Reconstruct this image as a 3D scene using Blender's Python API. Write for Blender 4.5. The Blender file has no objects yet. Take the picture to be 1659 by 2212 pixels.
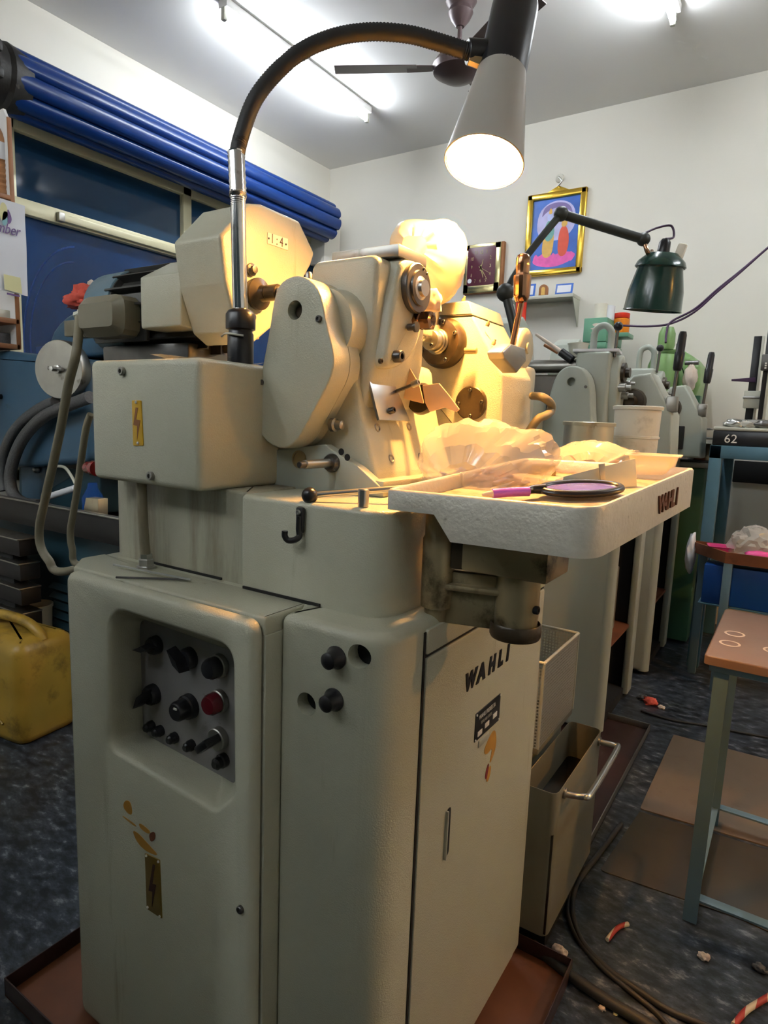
import bpy, bmesh, math, random
from mathutils import Vector, Matrix, noise
random.seed(7)
SC = bpy.context.scene
COL = SC.collection
PI = math.pi

# ------------------------------------------------------------------ camera
YAW, PITCH, ROLL, FPX, CAMH = math.radians(32.89), math.radians(8.31), math.radians(2.12), 1375.5, 1.20
FW = Vector((-math.sin(YAW)*math.cos(PITCH), math.cos(YAW)*math.cos(PITCH), -math.sin(PITCH)))
_r = Vector((math.cos(YAW), math.sin(YAW), 0)); _u = _r.cross(FW)
RT = math.cos(ROLL)*_r + math.sin(ROLL)*_u
UP = -math.sin(ROLL)*_r + math.cos(ROLL)*_u
CAM = Vector((0, 0, CAMH))
cd = bpy.data.cameras.new('camera'); co = bpy.data.objects.new('camera', cd); COL.objects.link(co)
cd.sensor_fit = 'VERTICAL'; cd.sensor_height = 32.0; cd.lens = 32.0*FPX/2212.0
cd.clip_start = 0.02; cd.clip_end = 60
m = Matrix.Identity(4)
for i in range(3):
    m[i][0] = RT[i]; m[i][1] = UP[i]; m[i][2] = -FW[i]; m[i][3] = CAM[i]
co.matrix_world = m
SC.camera = co

# ------------------------------------------------------------------ world, exposure
w = bpy.data.worlds.new('night'); SC.world = w; w.use_nodes = True
w.node_tree.nodes['Background'].inputs[0].default_value = (0.012, 0.02, 0.05, 1)
w.node_tree.nodes['Background'].inputs[1].default_value = 0.5
SC.view_settings.view_transform = 'Standard'; SC.view_settings.look = 'None'
SC.view_settings.gamma = 1.0; SC.view_settings.use_curve_mapping = False
SC.view_settings.exposure = 1.42
TUBE_POWER = 46.0      # emission strength of the fluorescent tubes
BULB_POWER = 900.0     # emission strength of the work lamp bulb

# ------------------------------------------------------------------ measuring helpers (photo pixel + known plane -> metres)
def ray(x, y): return FW + RT*((x-829.5)/FPX) - UP*((y-1106)/FPX)
def aX(x, y, v): d = ray(x, y); return CAM + d*(v/d.x)
def aY(x, y, v): d = ray(x, y); return CAM + d*(v/d.y)
def aZ(x, y, v): d = ray(x, y); return CAM + d*((v-CAMH)/d.z)
def aD(x, y, v): return CAM + ray(x, y)*v
def oY(pts, v): return [(p.x, p.z) for p in (aY(a, b, v) for a, b in pts)]
def oX(pts, v): return [(p.y, p.z) for p in (aX(a, b, v) for a, b in pts)]
def oZ(pts, v): return [(p.x, p.y) for p in (aZ(a, b, v) for a, b in pts)]

# ------------------------------------------------------------------ materials
def mat(name, col, rough=.5, metal=0., var=.06, scale=6., bump=0., bscale=80., grime=None, gscale=5., gamt=.5, coat=0., emit=None, trans=0., ior=1.45, alpha=1., streak=False):
    m = bpy.data.materials.new(name); m.use_nodes = True
    nt = m.node_tree; b = nt.nodes['Principled BSDF']; L = nt.links.new
    b.inputs['Roughness'].default_value = rough; b.inputs['Metallic'].default_value = metal
    b.inputs['IOR'].default_value = ior
    if coat: b.inputs['Coat Weight'].default_value = coat; b.inputs['Coat Roughness'].default_value = .15
    if trans: b.inputs['Transmission Weight'].default_value = trans
    if alpha < 1: b.inputs['Alpha'].default_value = alpha
    geo = nt.nodes.new('ShaderNodeNewGeometry')
    n1 = nt.nodes.new('ShaderNodeTexNoise'); n1.inputs['Scale'].default_value = scale; n1.inputs['Detail'].default_value = 5
    L(geo.outputs['Position'], n1.inputs['Vector'])
    mx = nt.nodes.new('ShaderNodeMix'); mx.data_type = 'RGBA'
    mx.inputs['A'].default_value = (*[max(0, c*(1-var)) for c in col], 1)
    mx.inputs['B'].default_value = (*[min(1, c*(1+var)) for c in col], 1)
    L(n1.outputs['Fac'], mx.inputs['Factor'])
    out = mx.outputs['Result']
    if grime:
        n2 = nt.nodes.new('ShaderNodeTexNoise'); n2.inputs['Scale'].default_value = gscale; n2.inputs['Detail'].default_value = 8
        n2.inputs['Roughness'].default_value = .65
        if streak:
            mp = nt.nodes.new('ShaderNodeMapping'); mp.inputs['Scale'].default_value = (1, 1, .12)
            L(geo.outputs['Position'], mp.inputs['Vector']); L(mp.outputs['Vector'], n2.inputs['Vector'])
        else: L(geo.outputs['Position'], n2.inputs['Vector'])
        rp = nt.nodes.new('ShaderNodeValToRGB'); t = .72-.3*gamt
        rp.color_ramp.elements[0].position = t; rp.color_ramp.elements[1].position = min(1, t+.16)
        L(n2.outputs['Fac'], rp.inputs['Fac'])
        m2 = nt.nodes.new('ShaderNodeMix'); m2.data_type = 'RGBA'
        L(rp.outputs['Color'], m2.inputs['Factor']); L(out, m2.inputs['A']); m2.inputs['B'].default_value = (*grime, 1)
        out = m2.outputs['Result']
    L(out, b.inputs['Base Color'])
    if bump:
        n3 = nt.nodes.new('ShaderNodeTexNoise'); n3.inputs['Scale'].default_value = bscale; n3.inputs['Detail'].default_value = 3
        L(geo.outputs['Position'], n3.inputs['Vector'])
        bp = nt.nodes.new('ShaderNodeBump'); bp.inputs['Strength'].default_value = bump; bp.inputs['Distance'].default_value = .002
        L(n3.outputs['Fac'], bp.inputs['Height']); L(bp.outputs['Normal'], b.inputs['Normal'])
    if emit:
        b.inputs['Emission Color'].default_value = (*emit[0], 1); b.inputs['Emission Strength'].default_value = emit[1]
    return m

M = {}
M['paint'] = mat('pebble grey enamel', (.50, .49, .375), .27, 0, .07, 5, .35, 420, grime=(.27, .23, .15), gscale=9, gamt=.36, streak=True)
M['paintoilshade'] = mat('oil streaked and shaded enamel', (.40, .385, .29), .3, 0, .08, 5, .3, 420, grime=(.13, .10, .055), gscale=7, gamt=.95, streak=True)  # oil streaks; darker base also holds the shade under the electrics box
M['paint2'] = mat('pale grey green enamel', (.36, .39, .335), .4, 0, .06, 4, .1, 200, grime=(.26, .25, .19), gscale=8, gamt=.2, streak=True)
M['hammer'] = mat('hammered tray paint', (.6, .56, .47), .38, .1, .12, 30, .5, 130, grime=(.24, .21, .15), gscale=60, gamt=.35)
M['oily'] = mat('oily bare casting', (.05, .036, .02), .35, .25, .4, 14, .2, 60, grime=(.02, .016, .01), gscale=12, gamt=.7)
M['brassy'] = mat('oily bronze grey casting', (.34, .27, .15), .36, .5, .2, 10, .15, 60, grime=(.035, .024, .01), gscale=13, gamt=.72)
M['steel'] = mat('bright steel', (.52, .52, .5), .3, 1, .08, 20)
M['dsteel'] = mat('dull worn steel', (.34, .33, .3), .4, 1, .2, 15, .1, 90, grime=(.06, .05, .035), gscale=14, gamt=.4)
M['bolt'] = mat('blackened screw steel', (.13, .125, .12), .35, .9, .2, 40)
M['chrome'] = mat('chromed tube', (.7, .69, .68), .14, 1, .05, 30, grime=(.2, .17, .13), gscale=30, gamt=.35)
M['black'] = mat('black plastic', (.012, .012, .014), .3, 0, .2, 30)
M['rubber'] = mat('black rubber', (.02, .02, .02), .6, 0, .3, 20)
M['trayfl'] = mat('rust stained tray floor', (.42, .36, .26), .4, .1, .15, 20, grime=(.2, .09, .035), gscale=14, gamt=.75)
M['coolant'] = mat('shade black coolant', (.006, .005, .004), .08, 0, .1, 5)
M['blackpan'] = mat('black chip pan steel', (.018, .017, .017), .4, .2, .3, 14, grime=(.05, .045, .04), gscale=12, gamt=.3)
M['motor'] = mat('black finned motor casting', (.035, .034, .03), .4, .3, .3, 14)
M['dark'] = mat('dark cavity', (.006, .006, .006), .8, 0)
M['red'] = mat('red plastic knob', (.11, .006, .012), .25, 0, .1, 20)
M['redl'] = mat('red signal lens', (.3, .008, .012), .12, 0, .1, 20, coat=.5)
M['panel'] = mat('grey control plate', (.25, .235, .23), .5, 0, .1, 25, grime=(.08, .06, .05), gscale=25, gamt=.35)
M['yellow'] = mat('yellow warning plate', (.62, .36, .02), .3, .2, .1, 30)
M['yelold'] = mat('dull brass warning plate', (.25, .16, .03), .35, .5, .2, 30)
M['ink'] = mat('dark print', (.05, .02, .015), .5)
M['white'] = mat('white print', (.75, .73, .66), .5)
M['cable'] = mat('grey beige cable sheath', (.2, .175, .115), .5, 0, .15, 25, .2, 120)
M['hose'] = mat('braided dark hose', (.1, .1, .1), .55, .2, .4, 150, .5, 300)
M['wall'] = mat('cream wall paint', (.72, .69, .61), .65, 0, .03, 1.5, .05, 60)
M['ceil'] = mat('white ceiling paint', (.80, .79, .77), .7, 0, .02, 1)
M['frame'] = mat('cream aluminium', (.62, .58, .38), .35, .1, .05, 8)
M['glass'] = mat('night window glass', (.012, .04, .085), .06, 0, .6, 1.2)
M['glasslow'] = mat('blue lit night glass', (.006, .035, .12), .08, 0, .7, 1.6)
M['shutter'] = mat('blue shutter enamel', (.003, .028, .15), .3, 0, .1, 4, grime=(.004, .02, .09), gscale=3, gamt=.3)
M['grease'] = mat('greasy black shutter bracket', (.02, .018, .016), .5, .2, .6, 30, .6, 40, grime=(.18, .15, .13), gscale=12, gamt=.25)
M['lblue'] = mat('blue lathe enamel', (.045, .105, .17), .35, 0, .12, 5, grime=(.02, .03, .035), gscale=7, gamt=.35)
M['teal'] = mat('dark teal enamel', (.02, .055, .075), .4, 0, .12, 5)
M['bsteel'] = mat('blue painted angle iron', (.075, .17, .23), .45, .1, .15, 8, grime=(.07, .05, .04), gscale=20, gamt=.35)
M['gblue'] = mat('grey blue painted steel', (.12, .2, .25), .4, .2, .15, 8, grime=(.12, .07, .04), gscale=25, gamt=.15)
M['green'] = mat('green machine enamel', (.19, .33, .12), .35, 0, .08, 6, grime=(.25, .2, .08), gscale=10, gamt=.25)
M['gbox'] = mat('jade green sheet', (.12, .3, .19), .4, 0, .08, 6)
M['dgreen'] = mat('dark green base', (.035, .11, .06), .45, 0, .1, 8)
M['lampgreen'] = mat('dark green lamp enamel', (.005, .032, .022), .2, 0, .1, 5, coat=.25)
M['armblack'] = mat('greenish black lamp arm', (.03, .033, .028), .45, .2, .2, 20)
M['gold'] = mat('gilt frame', (.8, .52, .08), .22, 1, .1, 30)
M['wood'] = mat('brown wood edge', (.28, .11, .035), .5, 0, .3, 14)
M['rust'] = mat('rusty brown pan', (.17, .055, .02), .5, .1, .4, 10, .2, 50, grime=(.06, .02, .009), gscale=9, gamt=.45)
M['pan'] = mat('dark brown pan steel', (.045, .022, .02), .4, .2, .3, 14)
M['plastic'] = mat('milky plastic', (.75, .7, .58), .35, 0, .04, 6, grime=(.45, .4, .3), gscale=9, gamt=.4)
M['mustard'] = mat('mustard plastic', (.40, .25, .035), .3, 0, .12, 6, grime=(.17, .105, .02), gscale=9, gamt=.62)
M['tin'] = mat('tinned can', (.62, .54, .38), .32, .8, .1, 12, grime=(.25, .17, .08), gscale=18, gamt=.35)
M['sheet'] = mat('pale sheet metal', (.5, .5, .42), .4, .3, .05, 10)
M['tank'] = mat('olive grey tank enamel', (.19, .17, .115), .35, .1, .08, 10, .1, 150, grime=(.1, .085, .05), gscale=6, gamt=.35)
M['copper'] = mat('tinted chrome handle', (.34, .19, .11), .15, 1, .1, 20)
M['cast'] = mat('cream lamp enamel', (.36, .34, .30), .28, 0, .04, 5)
M['paper'] = mat('white paper', (.75, .76, .8), .6, 0, .03, 8)
M['lilac'] = mat('violet print', (.16, .09, .24), .6)
M['note'] = mat('yellow note paper', (.72, .68, .36), .6)
M['pink'] = mat('pink plastic', (.7, .07, .26), .35)
M['ragred'] = mat('red cotton waste', (.6, .09, .06), .8, 0, .3, 40)
M['ragpale'] = mat('pale cotton waste', (.6, .5, .42), .8, 0, .25, 40)
M['maroon'] = mat('maroon clock face', (.09, .015, .03), .3)
M['brass'] = mat('pale brass', (.66, .58, .3), .2, 1, .06, 20)
M['mauve'] = mat('dark violet cable', (.05, .02, .06), .45)
M['fan'] = mat('brown fan enamel', (.09, .06, .06), .35, .2, .15, 8)
M['bluebox'] = mat('blue steel bin', (.008, .07, .3), .4, 0, .1, 6)
M['orange'] = mat('orange jar', (.75, .22, .01), .25)
M['redcap'] = mat('red lid', (.65, .03, .01), .35)
M['clearp'] = mat('milky tub plastic', (.8, .72, .58), .3, 0, .05, 5, alpha=.6)
M['bulb'] = mat('lit bulb', (1, .8, .5), .5, emit=((1., .46, .11), BULB_POWER))
M['bulb2'] = mat('lit pendant bulb', (1, .8, .5), .5, emit=((1., .43, .07), 360.0))
M['tube'] = mat('lit fluorescent tube', (1, 1, 1), .5, emit=((.88, .94, 1.), TUBE_POWER))
M['inner'] = mat('white lamp lining', (.9, .86, .75), .5)
M['bluep'] = mat('clear blue plastic', (.01, .12, .6), .12, 0, .2, 6, alpha=.35)

# ------------------------------------------------------------------ mesh helpers
WLOC = {}
def link(name, me, parent=None, loc=None):
    if loc is None:
        if len(me.vertices):
            xs = [v.co for v in me.vertices]
            lo = Vector((min(v.x for v in xs), min(v.y for v in xs), min(v.z for v in xs)))
            hi = Vector((max(v.x for v in xs), max(v.y for v in xs), max(v.z for v in xs)))
            loc = Vector(((lo.x+hi.x)/2, (lo.y+hi.y)/2, lo.z))
        else: loc = Vector((0, 0, 0))
        me.transform(Matrix.Translation(-loc))
    o = bpy.data.objects.new(name, me); COL.objects.link(o)
    WLOC[o.name] = Vector(loc)
    if parent: o.parent = parent; o.location = Vector(loc)-WLOC[parent.name]
    else: o.location = loc
    return o
def tag(o, label=None, cat=None, group=None, kind=None):
    if label: o['label'] = label
    if cat: o['category'] = cat
    if group: o['group'] = group
    if kind: o['kind'] = kind
    return o
def T(name, label, cat, loc, group=None):
    o = bpy.data.objects.new(name, None); COL.objects.link(o); o.location = loc; o.empty_display_size = .05
    WLOC[o.name] = Vector(loc)
    return tag(o, label, cat, group)
def fin(name, bm, mt, parent=None, smooth=True, ang=38):
    bmesh.ops.remove_doubles(bm, verts=bm.verts, dist=1e-6)
    bmesh.ops.recalc_face_normals(bm, faces=bm.faces)
    me = bpy.data.meshes.new(name); bm.to_mesh(me); bm.free()
    if smooth:
        me.polygons.foreach_set('use_smooth', [True]*len(me.polygons)); me.set_sharp_from_angle(angle=math.radians(ang))
    me.materials.append(M[mt] if isinstance(mt, str) else mt)
    return link(name, me, parent)
def copy_tree(o, loc, parent=None):
    c = o.copy(); COL.objects.link(c); c.parent = parent; c.location = loc
    WLOC[c.name] = Vector(loc)+(WLOC[parent.name] if parent else Vector((0, 0, 0)))
    for ch in o.children: copy_tree(ch, ch.location.copy(), c)
    return c

def area(p): return sum(p[i][0]*p[(i+1) % len(p)][1]-p[(i+1) % len(p)][0]*p[i][1] for i in range(len(p)))/2
def ccw(p): return list(p) if area(p) > 0 else list(p)[::-1]
def inset(p, d):
    n = len(p); out = []
    for i in range(n):
        a, b, c = Vector(p[i-1]), Vector(p[i]), Vector(p[(i+1) % n])
        e1 = (b-a); e2 = (c-b)
        if e1.length < 1e-9 or e2.length < 1e-9: out.append(tuple(b)); continue
        e1.normalize(); e2.normalize()
        n1 = Vector((-e1.y, e1.x)); n2 = Vector((-e2.y, e2.x)); k = n1+n2
        if k.length < 1e-6: k = n1
        k.normalize(); s = max(.35, k.dot(n1))
        out.append(tuple(b+k*(d/s)))
    return out
def rnd(p, r, seg=5):
    p = ccw(p); n = len(p); out = []
    for i in range(n):
        a, b, c = Vector(p[i-1]), Vector(p[i]), Vector(p[(i+1) % n])
        rr = r[i] if isinstance(r, (list, tuple)) else r
        u, v = (a-b), (c-b); lu, lv = u.length, v.length
        if rr <= 0 or lu < 1e-6 or lv < 1e-6: out.append(tuple(b)); continue
        u.normalize(); v.normalize(); ang = u.angle(v)
        if ang > PI*.9999: ang = PI*.9999
        t = min(rr/math.tan(ang/2), lu*.48, lv*.48)
        p0, p2 = b+u*t, b+v*t
        for k in range(seg+1):
            s = k/seg; out.append(tuple((1-s)**2*p0+2*s*(1-s)*b+s*s*p2))
    return out
def smoothpoly(p, n=3):
    p = ccw(p)
    for _ in range(n):
        q = []
        for i in range(len(p)):
            a, b = Vector(p[i]), Vector(p[(i+1) % len(p)])
            q += [tuple(a*.75+b*.25), tuple(a*.25+b*.75)]
        p = q
    return p
def rect(x0, x1, y0, y1): return [(x0, y0), (x1, y0), (x1, y1), (x0, y1)]
def circ(cx, cy, r, n=24, ry=None): return [(cx+r*math.cos(2*PI*i/n), cy+(ry or r)*math.sin(2*PI*i/n)) for i in range(n)]
AX = {'Y': (Vector((0, 1, 0)), Vector((1, 0, 0)), Vector((0, 0, 1)), Vector((0, -1, 0))),
      'X': (Vector((1, 0, 0)), Vector((0, 1, 0)), Vector((0, 0, 1)), Vector((1, 0, 0))),
      'Z': (Vector((0, 0, 1)), Vector((1, 0, 0)), Vector((0, 1, 0)), Vector((0, 0, 1)))}
def frame(plane, val):
    if isinstance(plane, str):
        k, u, v, n = AX[plane]; return k*val, u, v, n
    return plane
def ring(bm, pts): return [bm.verts.new(p) for p in pts]
def bridge(bm, a, b, close=True):
    n = len(a)
    for i in range(n if close else n-1):
        j = (i+1) % n
        try: bm.faces.new((a[i], a[j], b[j], b[i]))
        except ValueError: pass
def slab(name, plane, val, pts, depth, mt, parent=None, r=.004, holes=(), hdepth=None, seg=3, back=True, rb=0, ang=38):
    """flat piece with a rounded front edge: outline pts on a plane, front facing the plane's normal, thickness going away from it"""
    o, u, v, n = frame(plane, val); pts = ccw(pts); bm = bmesh.new()
    def P(p, t): return o+u*p[0]+v*p[1]-n*t
    rings = []
    if r > 0:
        for k in range(seg+1):
            a = PI/2*k/seg
            rings.append(ring(bm, [P(p, r*(1-math.sin(a))) for p in inset(pts, r*(1-math.cos(a)))]))
        rings = rings[::-1]   # first = front cap
        # order: cap (inset r, t 0) .. side (inset 0, t r)
    else: rings.append(ring(bm, [P(p, 0) for p in pts]))
    if rb > 0:
        rings.append(ring(bm, [P(p, depth-rb) for p in pts]))
        rings.append(ring(bm, [P(p, depth) for p in inset(pts, rb)]))
    else: rings.append(ring(bm, [P(p, depth) for p in pts]))
    for a, b in zip(rings, rings[1:]): bridge(bm, a, b)
    if holes:
        edges = []
        for i in range(len(rings[0])):
            e = bm.edges.get((rings[0][i], rings[0][(i+1) % len(rings[0])])) or bm.edges.new((rings[0][i], rings[0][(i+1) % len(rings[0])]))
            edges.append(e)
        hl = []
        for h in holes:
            h = ccw(h); a = ring(bm, [P(p, 0) for p in h]); hl.append((h, a))
            edges += [bm.edges.new((a[i], a[(i+1) % len(a)])) for i in range(len(a))]
        bmesh.ops.triangle_fill(bm, use_beauty=True, use_dissolve=False, edges=edges)
        hd = hdepth if hdepth else depth*.9
        for h, a in hl:
            b = ring(bm, [P(p, hd) for p in h]); bridge(bm, a, b); bm.faces.new(b)
    else: bm.faces.new(rings[0])
    if back: bm.faces.new(rings[-1])
    return fin(name, bm, mt, parent, ang=ang)
def box(name, x0, x1, y0, y1, z0, z1, mt, parent=None, r=.003, seg=2, rot=0, piv=None, mx=None):
    bm = bmesh.new(); bmesh.ops.create_cube(bm, size=1)
    bmesh.ops.scale(bm, vec=(x1-x0, y1-y0, z1-z0), verts=bm.verts)
    r = min(r, .45*min(abs(x1-x0), abs(y1-y0), abs(z1-z0)))
    if r > 0: bmesh.ops.bevel(bm, geom=bm.edges[:], offset=r, segments=seg, affect='EDGES', profile=.5)
    bmesh.ops.translate(bm, vec=((x0+x1)/2, (y0+y1)/2, (z0+z1)/2), verts=bm.verts)
    if rot: 
        pv = Vector(piv) if piv else Vector(((x0+x1)/2, (y0+y1)/2, 0))
        bmesh.ops.rotate(bm, cent=pv, matrix=Matrix.Rotation(rot, 3, 'Z'), verts=bm.verts)
    if mx: bmesh.ops.transform(bm, matrix=mx, verts=bm.verts)
    return fin(name, bm, mt, parent)
def basis(d):
    d = Vector(d).normalized(); a = Vector((0, 0, 1)) if abs(d.z) < .9 else Vector((1, 0, 0))
    u = a.cross(d).normalized(); return u, d.cross(u), d
def lathe(name, p0, d, prof, mt, parent=None, seg=28, ang=38, closed=False):
    u, v, n = basis(d); p0 = Vector(p0); bm = bmesh.new(); rings = []
    for r, t in prof:
        if r < 1e-6: rings.append([bm.verts.new(p0+n*t)])
        else: rings.append([bm.verts.new(p0+n*t+(u*math.cos(2*PI*i/seg)+v*math.sin(2*PI*i/seg))*r) for i in range(seg)])
    prs = list(zip(rings, rings[1:]))
    if closed: prs.append((rings[-1], rings[0]))
    for a, b in prs:
        for i in range(seg):
            j = (i+1) % seg
            f = [a[i] if len(a) > 1 else a[0], a[j] if len(a) > 1 else None, b[j] if len(b) > 1 else b[0], b[i] if len(b) > 1 else None]
            f = [x for x in f if x is not None]
            if len(f) >= 3:
                try: bm.faces.new(f)
                except ValueError: pass
    return fin(name, bm, mt, parent, ang=ang)
def cyl(name, p0, p1, r, mt, parent=None, r1=None, seg=24, b=.0015):
    p0, p1 = Vector(p0), Vector(p1); L = (p1-p0).length; r1 = r if r1 is None else r1; b = min(b, L*.4, r*.4, r1*.6)
    return lathe(name, p0, p1-p0, [(0, 0), (r-b, 0), (r, b), (r1, L-b), (r1-b, L), (0, L)], mt, parent, seg)
def ball(name, c, r, mt, parent=None, seg=20, sz=1.):
    return lathe(name, Vector(c)-Vector((0, 0, r*sz)), (0, 0, 1), [(r*math.sin(PI*k/10), r*sz*(1-math.cos(PI*k/10))) for k in range(11)], mt, parent, seg)
def screw(name, p, d, r, parent, mt='bolt', h=None):
    h = h or r*.9
    return lathe(name, Vector(p)-Vector(d).normalized()*.002, d, [(0, 0), (r, 0), (r, h*.8+.002), (r*.85, h+.002), (r*.5, h+.002), (r*.45, h*.4+.002), (0, h*.4+.002)], mt, parent, 14)
def spline(pts, n=8):
    P = [Vector(p) for p in pts]; out = []
    for i in range(len(P)-1):
        a, b, c, d = P[max(0, i-1)], P[i], P[i+1], P[min(len(P)-1, i+2)]
        for k in range(n):
            t = k/n; out.append(.5*((2*b)+(-a+c)*t+(2*a-5*b+4*c-d)*t*t+(-a+3*b-3*c+d)*t**3))
    out.append(P[-1]); return out
def tube(name, pts, r, mt, parent=None, seg=10, n=8, ribs=0., cap=True):
    P = spline(pts, n) if n > 1 else [Vector(p) for p in pts]
    bm = bmesh.new(); prev = None; rings = []; u = None
    for i, p in enumerate(P):
        d = (P[min(i+1, len(P)-1)]-P[max(i-1, 0)]).normalized()
        if u is None: u = basis(d)[0]
        u = (u-d*u.dot(d)).normalized(); v = d.cross(u)
        rr = r(i/(len(P)-1)) if callable(r) else r
        if ribs and i % 2: rr *= 1-ribs
        rings.append([bm.verts.new(p+(u*math.cos(2*PI*k/seg)+v*math.sin(2*PI*k/seg))*rr) for k in range(seg)])
    for a, b in zip(rings, rings[1:]): bridge(bm, a, b)
    if cap: bm.faces.new(rings[0]); bm.faces.new(rings[-1])
    return fin(name, bm, mt, parent, ang=60)
def loft(name, loops, mt, parent=None, cap0=True, cap1=True, ang=38):
    bm = bmesh.new(); R = [ring(bm, l) for l in loops]
    for a, b in zip(R, R[1:]): bridge(bm, a, b)
    if cap0: bm.faces.new(R[0])
    if cap1: bm.faces.new(R[-1])
    return fin(name, bm, mt, parent, ang=ang)
def quadsheet(name, corners, t, mt, parent=None, r=.001):
    """thin plate given by 4 corner points in space, thickness t along its normal (backwards)"""
    a, b, c, d = [Vector(p) for p in corners]; u = (b-a).normalized(); n = (b-a).cross(d-a).normalized(); v = n.cross(u)
    pts = [((p-a).dot(u), (p-a).dot(v)) for p in (a, b, c, d)]
    return slab(name, (a, u, v, n), 0, pts, t, mt, parent, r=r, seg=2)
def text(name, s, o, u, v, size, mt, parent=None, depth=.0008, shear=0., sx=1., spacing=1., bold=0.):
    """raised lettering: o = lower left corner, u = reading direction, v = up"""
    cu = bpy.data.curves.new(name, 'FONT'); cu.body = s; cu.size = 1; cu.extrude = .5; cu.shear = shear; cu.space_character = spacing
    cu.resolution_u = 3; cu.offset = bold
    ob = bpy.data.objects.new(name, cu); COL.objects.link(ob)
    bpy.context.view_layer.update()
    me = bpy.data.meshes.new_from_object(ob.evaluated_get(bpy.context.evaluated_depsgraph_get()))
    bpy.data.objects.remove(ob); bpy.data.curves.remove(cu)
    u, v = Vector(u).normalized(), Vector(v).normalized(); n = u.cross(v)
    mm = Matrix.Identity(4)
    for i in range(3): mm[i][0] = u[i]*size*sx; mm[i][1] = v[i]*size; mm[i][2] = n[i]*depth*2; mm[i][3] = Vector(o)[i]
    me.transform(mm); me.materials.clear(); me.materials.append(M[mt])
    return link(name, me, parent)
def lump(name, c, s, mt, parent=None, amp=.25, freq=2., seed=0, sub=4, flat=True, ridge=False):
    """crumpled blob (bag, rag): ellipsoid with noise folds, flattened underneath"""
    bm = bmesh.new(); bmesh.ops.create_icosphere(bm, subdivisions=sub, radius=1)
    for vv in bm.verts:
        p = vv.co.copy(); off = Vector((seed*3.1, seed*1.7, seed*.9))
        k = noise.noise(p*freq+off)
        if ridge: k = (1-abs(noise.noise(p*freq+off))*2.2)*.6+.5*(1-abs(noise.noise(p*freq*2.3+off))*2.2)*.5
        k += .4*noise.noise(p*freq*2.7+off)
        p *= 1+amp*k
        if flat and p.z < -.55: p.z = -.55-(p.z+.55)*.02
        vv.co = Vector((p.x*s[0], p.y*s[1], p.z*s[2]))+Vector(c)
    return fin(name, bm, mt, parent, ang=70 if not ridge else 25)

def aN(x, y, p, n): d = ray(x, y); n = Vector(n); return CAM + d*((Vector(p)-CAM).dot(n)/d.dot(n))
def cut(o, rods):
    """bore real holes into an object: rods = (p0, p1, radius) in world metres"""
    tmp = []
    for p0, p1, r in rods:
        c = cyl('bore', p0, p1, r, 'dark', None, seg=26, b=0); tmp.append(c)
        md = o.modifiers.new('b', 'BOOLEAN'); md.operation = 'DIFFERENCE'; md.solver = 'EXACT'; md.object = c
    bpy.context.view_layer.update()
    me = bpy.data.meshes.new_from_object(o.evaluated_get(bpy.context.evaluated_depsgraph_get()))
    o.modifiers.clear(); old = o.data; mats = [m for m in old.materials if m]; o.data = me
    me.materials.clear(); me.materials.append(mats[0])
    me.polygons.foreach_set('material_index', [0]*len(me.polygons))
    me.polygons.foreach_set('use_smooth', [True]*len(me.polygons)); me.set_sharp_from_angle(angle=math.radians(30))
    for c in tmp: bpy.data.objects.remove(c)
# ================================================================== the room
XL, XR, YB, YF, ZC = -3.53, 3.0, 4.40, -4.5, 3.214
def S(o, label=None): o['kind'] = 'structure'; return o
# floor: dark speckled stone
fm = mat('dark speckled stone floor', (.018, .022, .027), .32, 0, .2, 3)
nt = fm.node_tree; b = nt.nodes['Principled BSDF']; geo = nt.nodes.new('ShaderNodeNewGeometry')
mp = nt.nodes.new('ShaderNodeMapping'); mp.inputs['Rotation'].default_value = (0, 0, .5); mp.inputs['Scale'].default_value = (1, 1.9, 1)
n1 = nt.nodes.new('ShaderNodeTexNoise'); n1.inputs['Scale'].default_value = 19; n1.inputs['Detail'].default_value = 6; n1.inputs['Roughness'].default_value = .7
rp = nt.nodes.new('ShaderNodeValToRGB'); e = rp.color_ramp.elements
e[0].position = .42; e[0].color = (.009, .012, .016, 1); e[1].position = .57; e[1].color = (.04, .05, .065, 1)
x = e.new(.66); x.color = (.17, .18, .20, 1)
nt.links.new(geo.outputs['Position'], mp.inputs['Vector']); nt.links.new(mp.outputs['Vector'], n1.inputs['Vector'])
nt.links.new(n1.outputs['Fac'], rp.inputs['Fac']); nt.links.new(rp.outputs['Color'], b.inputs['Base Color'])
S(box('floor', XL-.1, XR+.1, YF-.1, YB+.1, -.1, 0, fm, r=0))
S(box('ceiling', XL-.1, XR+.1, YF-.1, YB+.1, ZC, ZC+.1, 'ceil', r=0))
S(box('wall_back', XL-.1, XR+.1, YB, YB+.1, 0, ZC, 'wall', r=0))
S(box('wall_right', XR, XR+.1, YF, YB, 0, ZC, 'wall', r=0))
S(box('wall_front', XL, XR, YF-.1, YF, 0, ZC, 'wall', r=0))
# left wall with the window opening
WY0, WY1, WZ0, WZ1 = 1.78, 4.36, .80, 2.66
wl = slab('wall_left', 'X', XL, rect(YF, YB, 0, ZC), .1, 'wall', r=0, holes=[rect(WY0, WY1, WZ0, WZ1)], hdepth=.095)
S(wl)
S(box('trim_1', XL, XL+.035, YF, YB, 2.93, ZC, 'wall', r=.004))   # shallow beam under the ceiling
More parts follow.
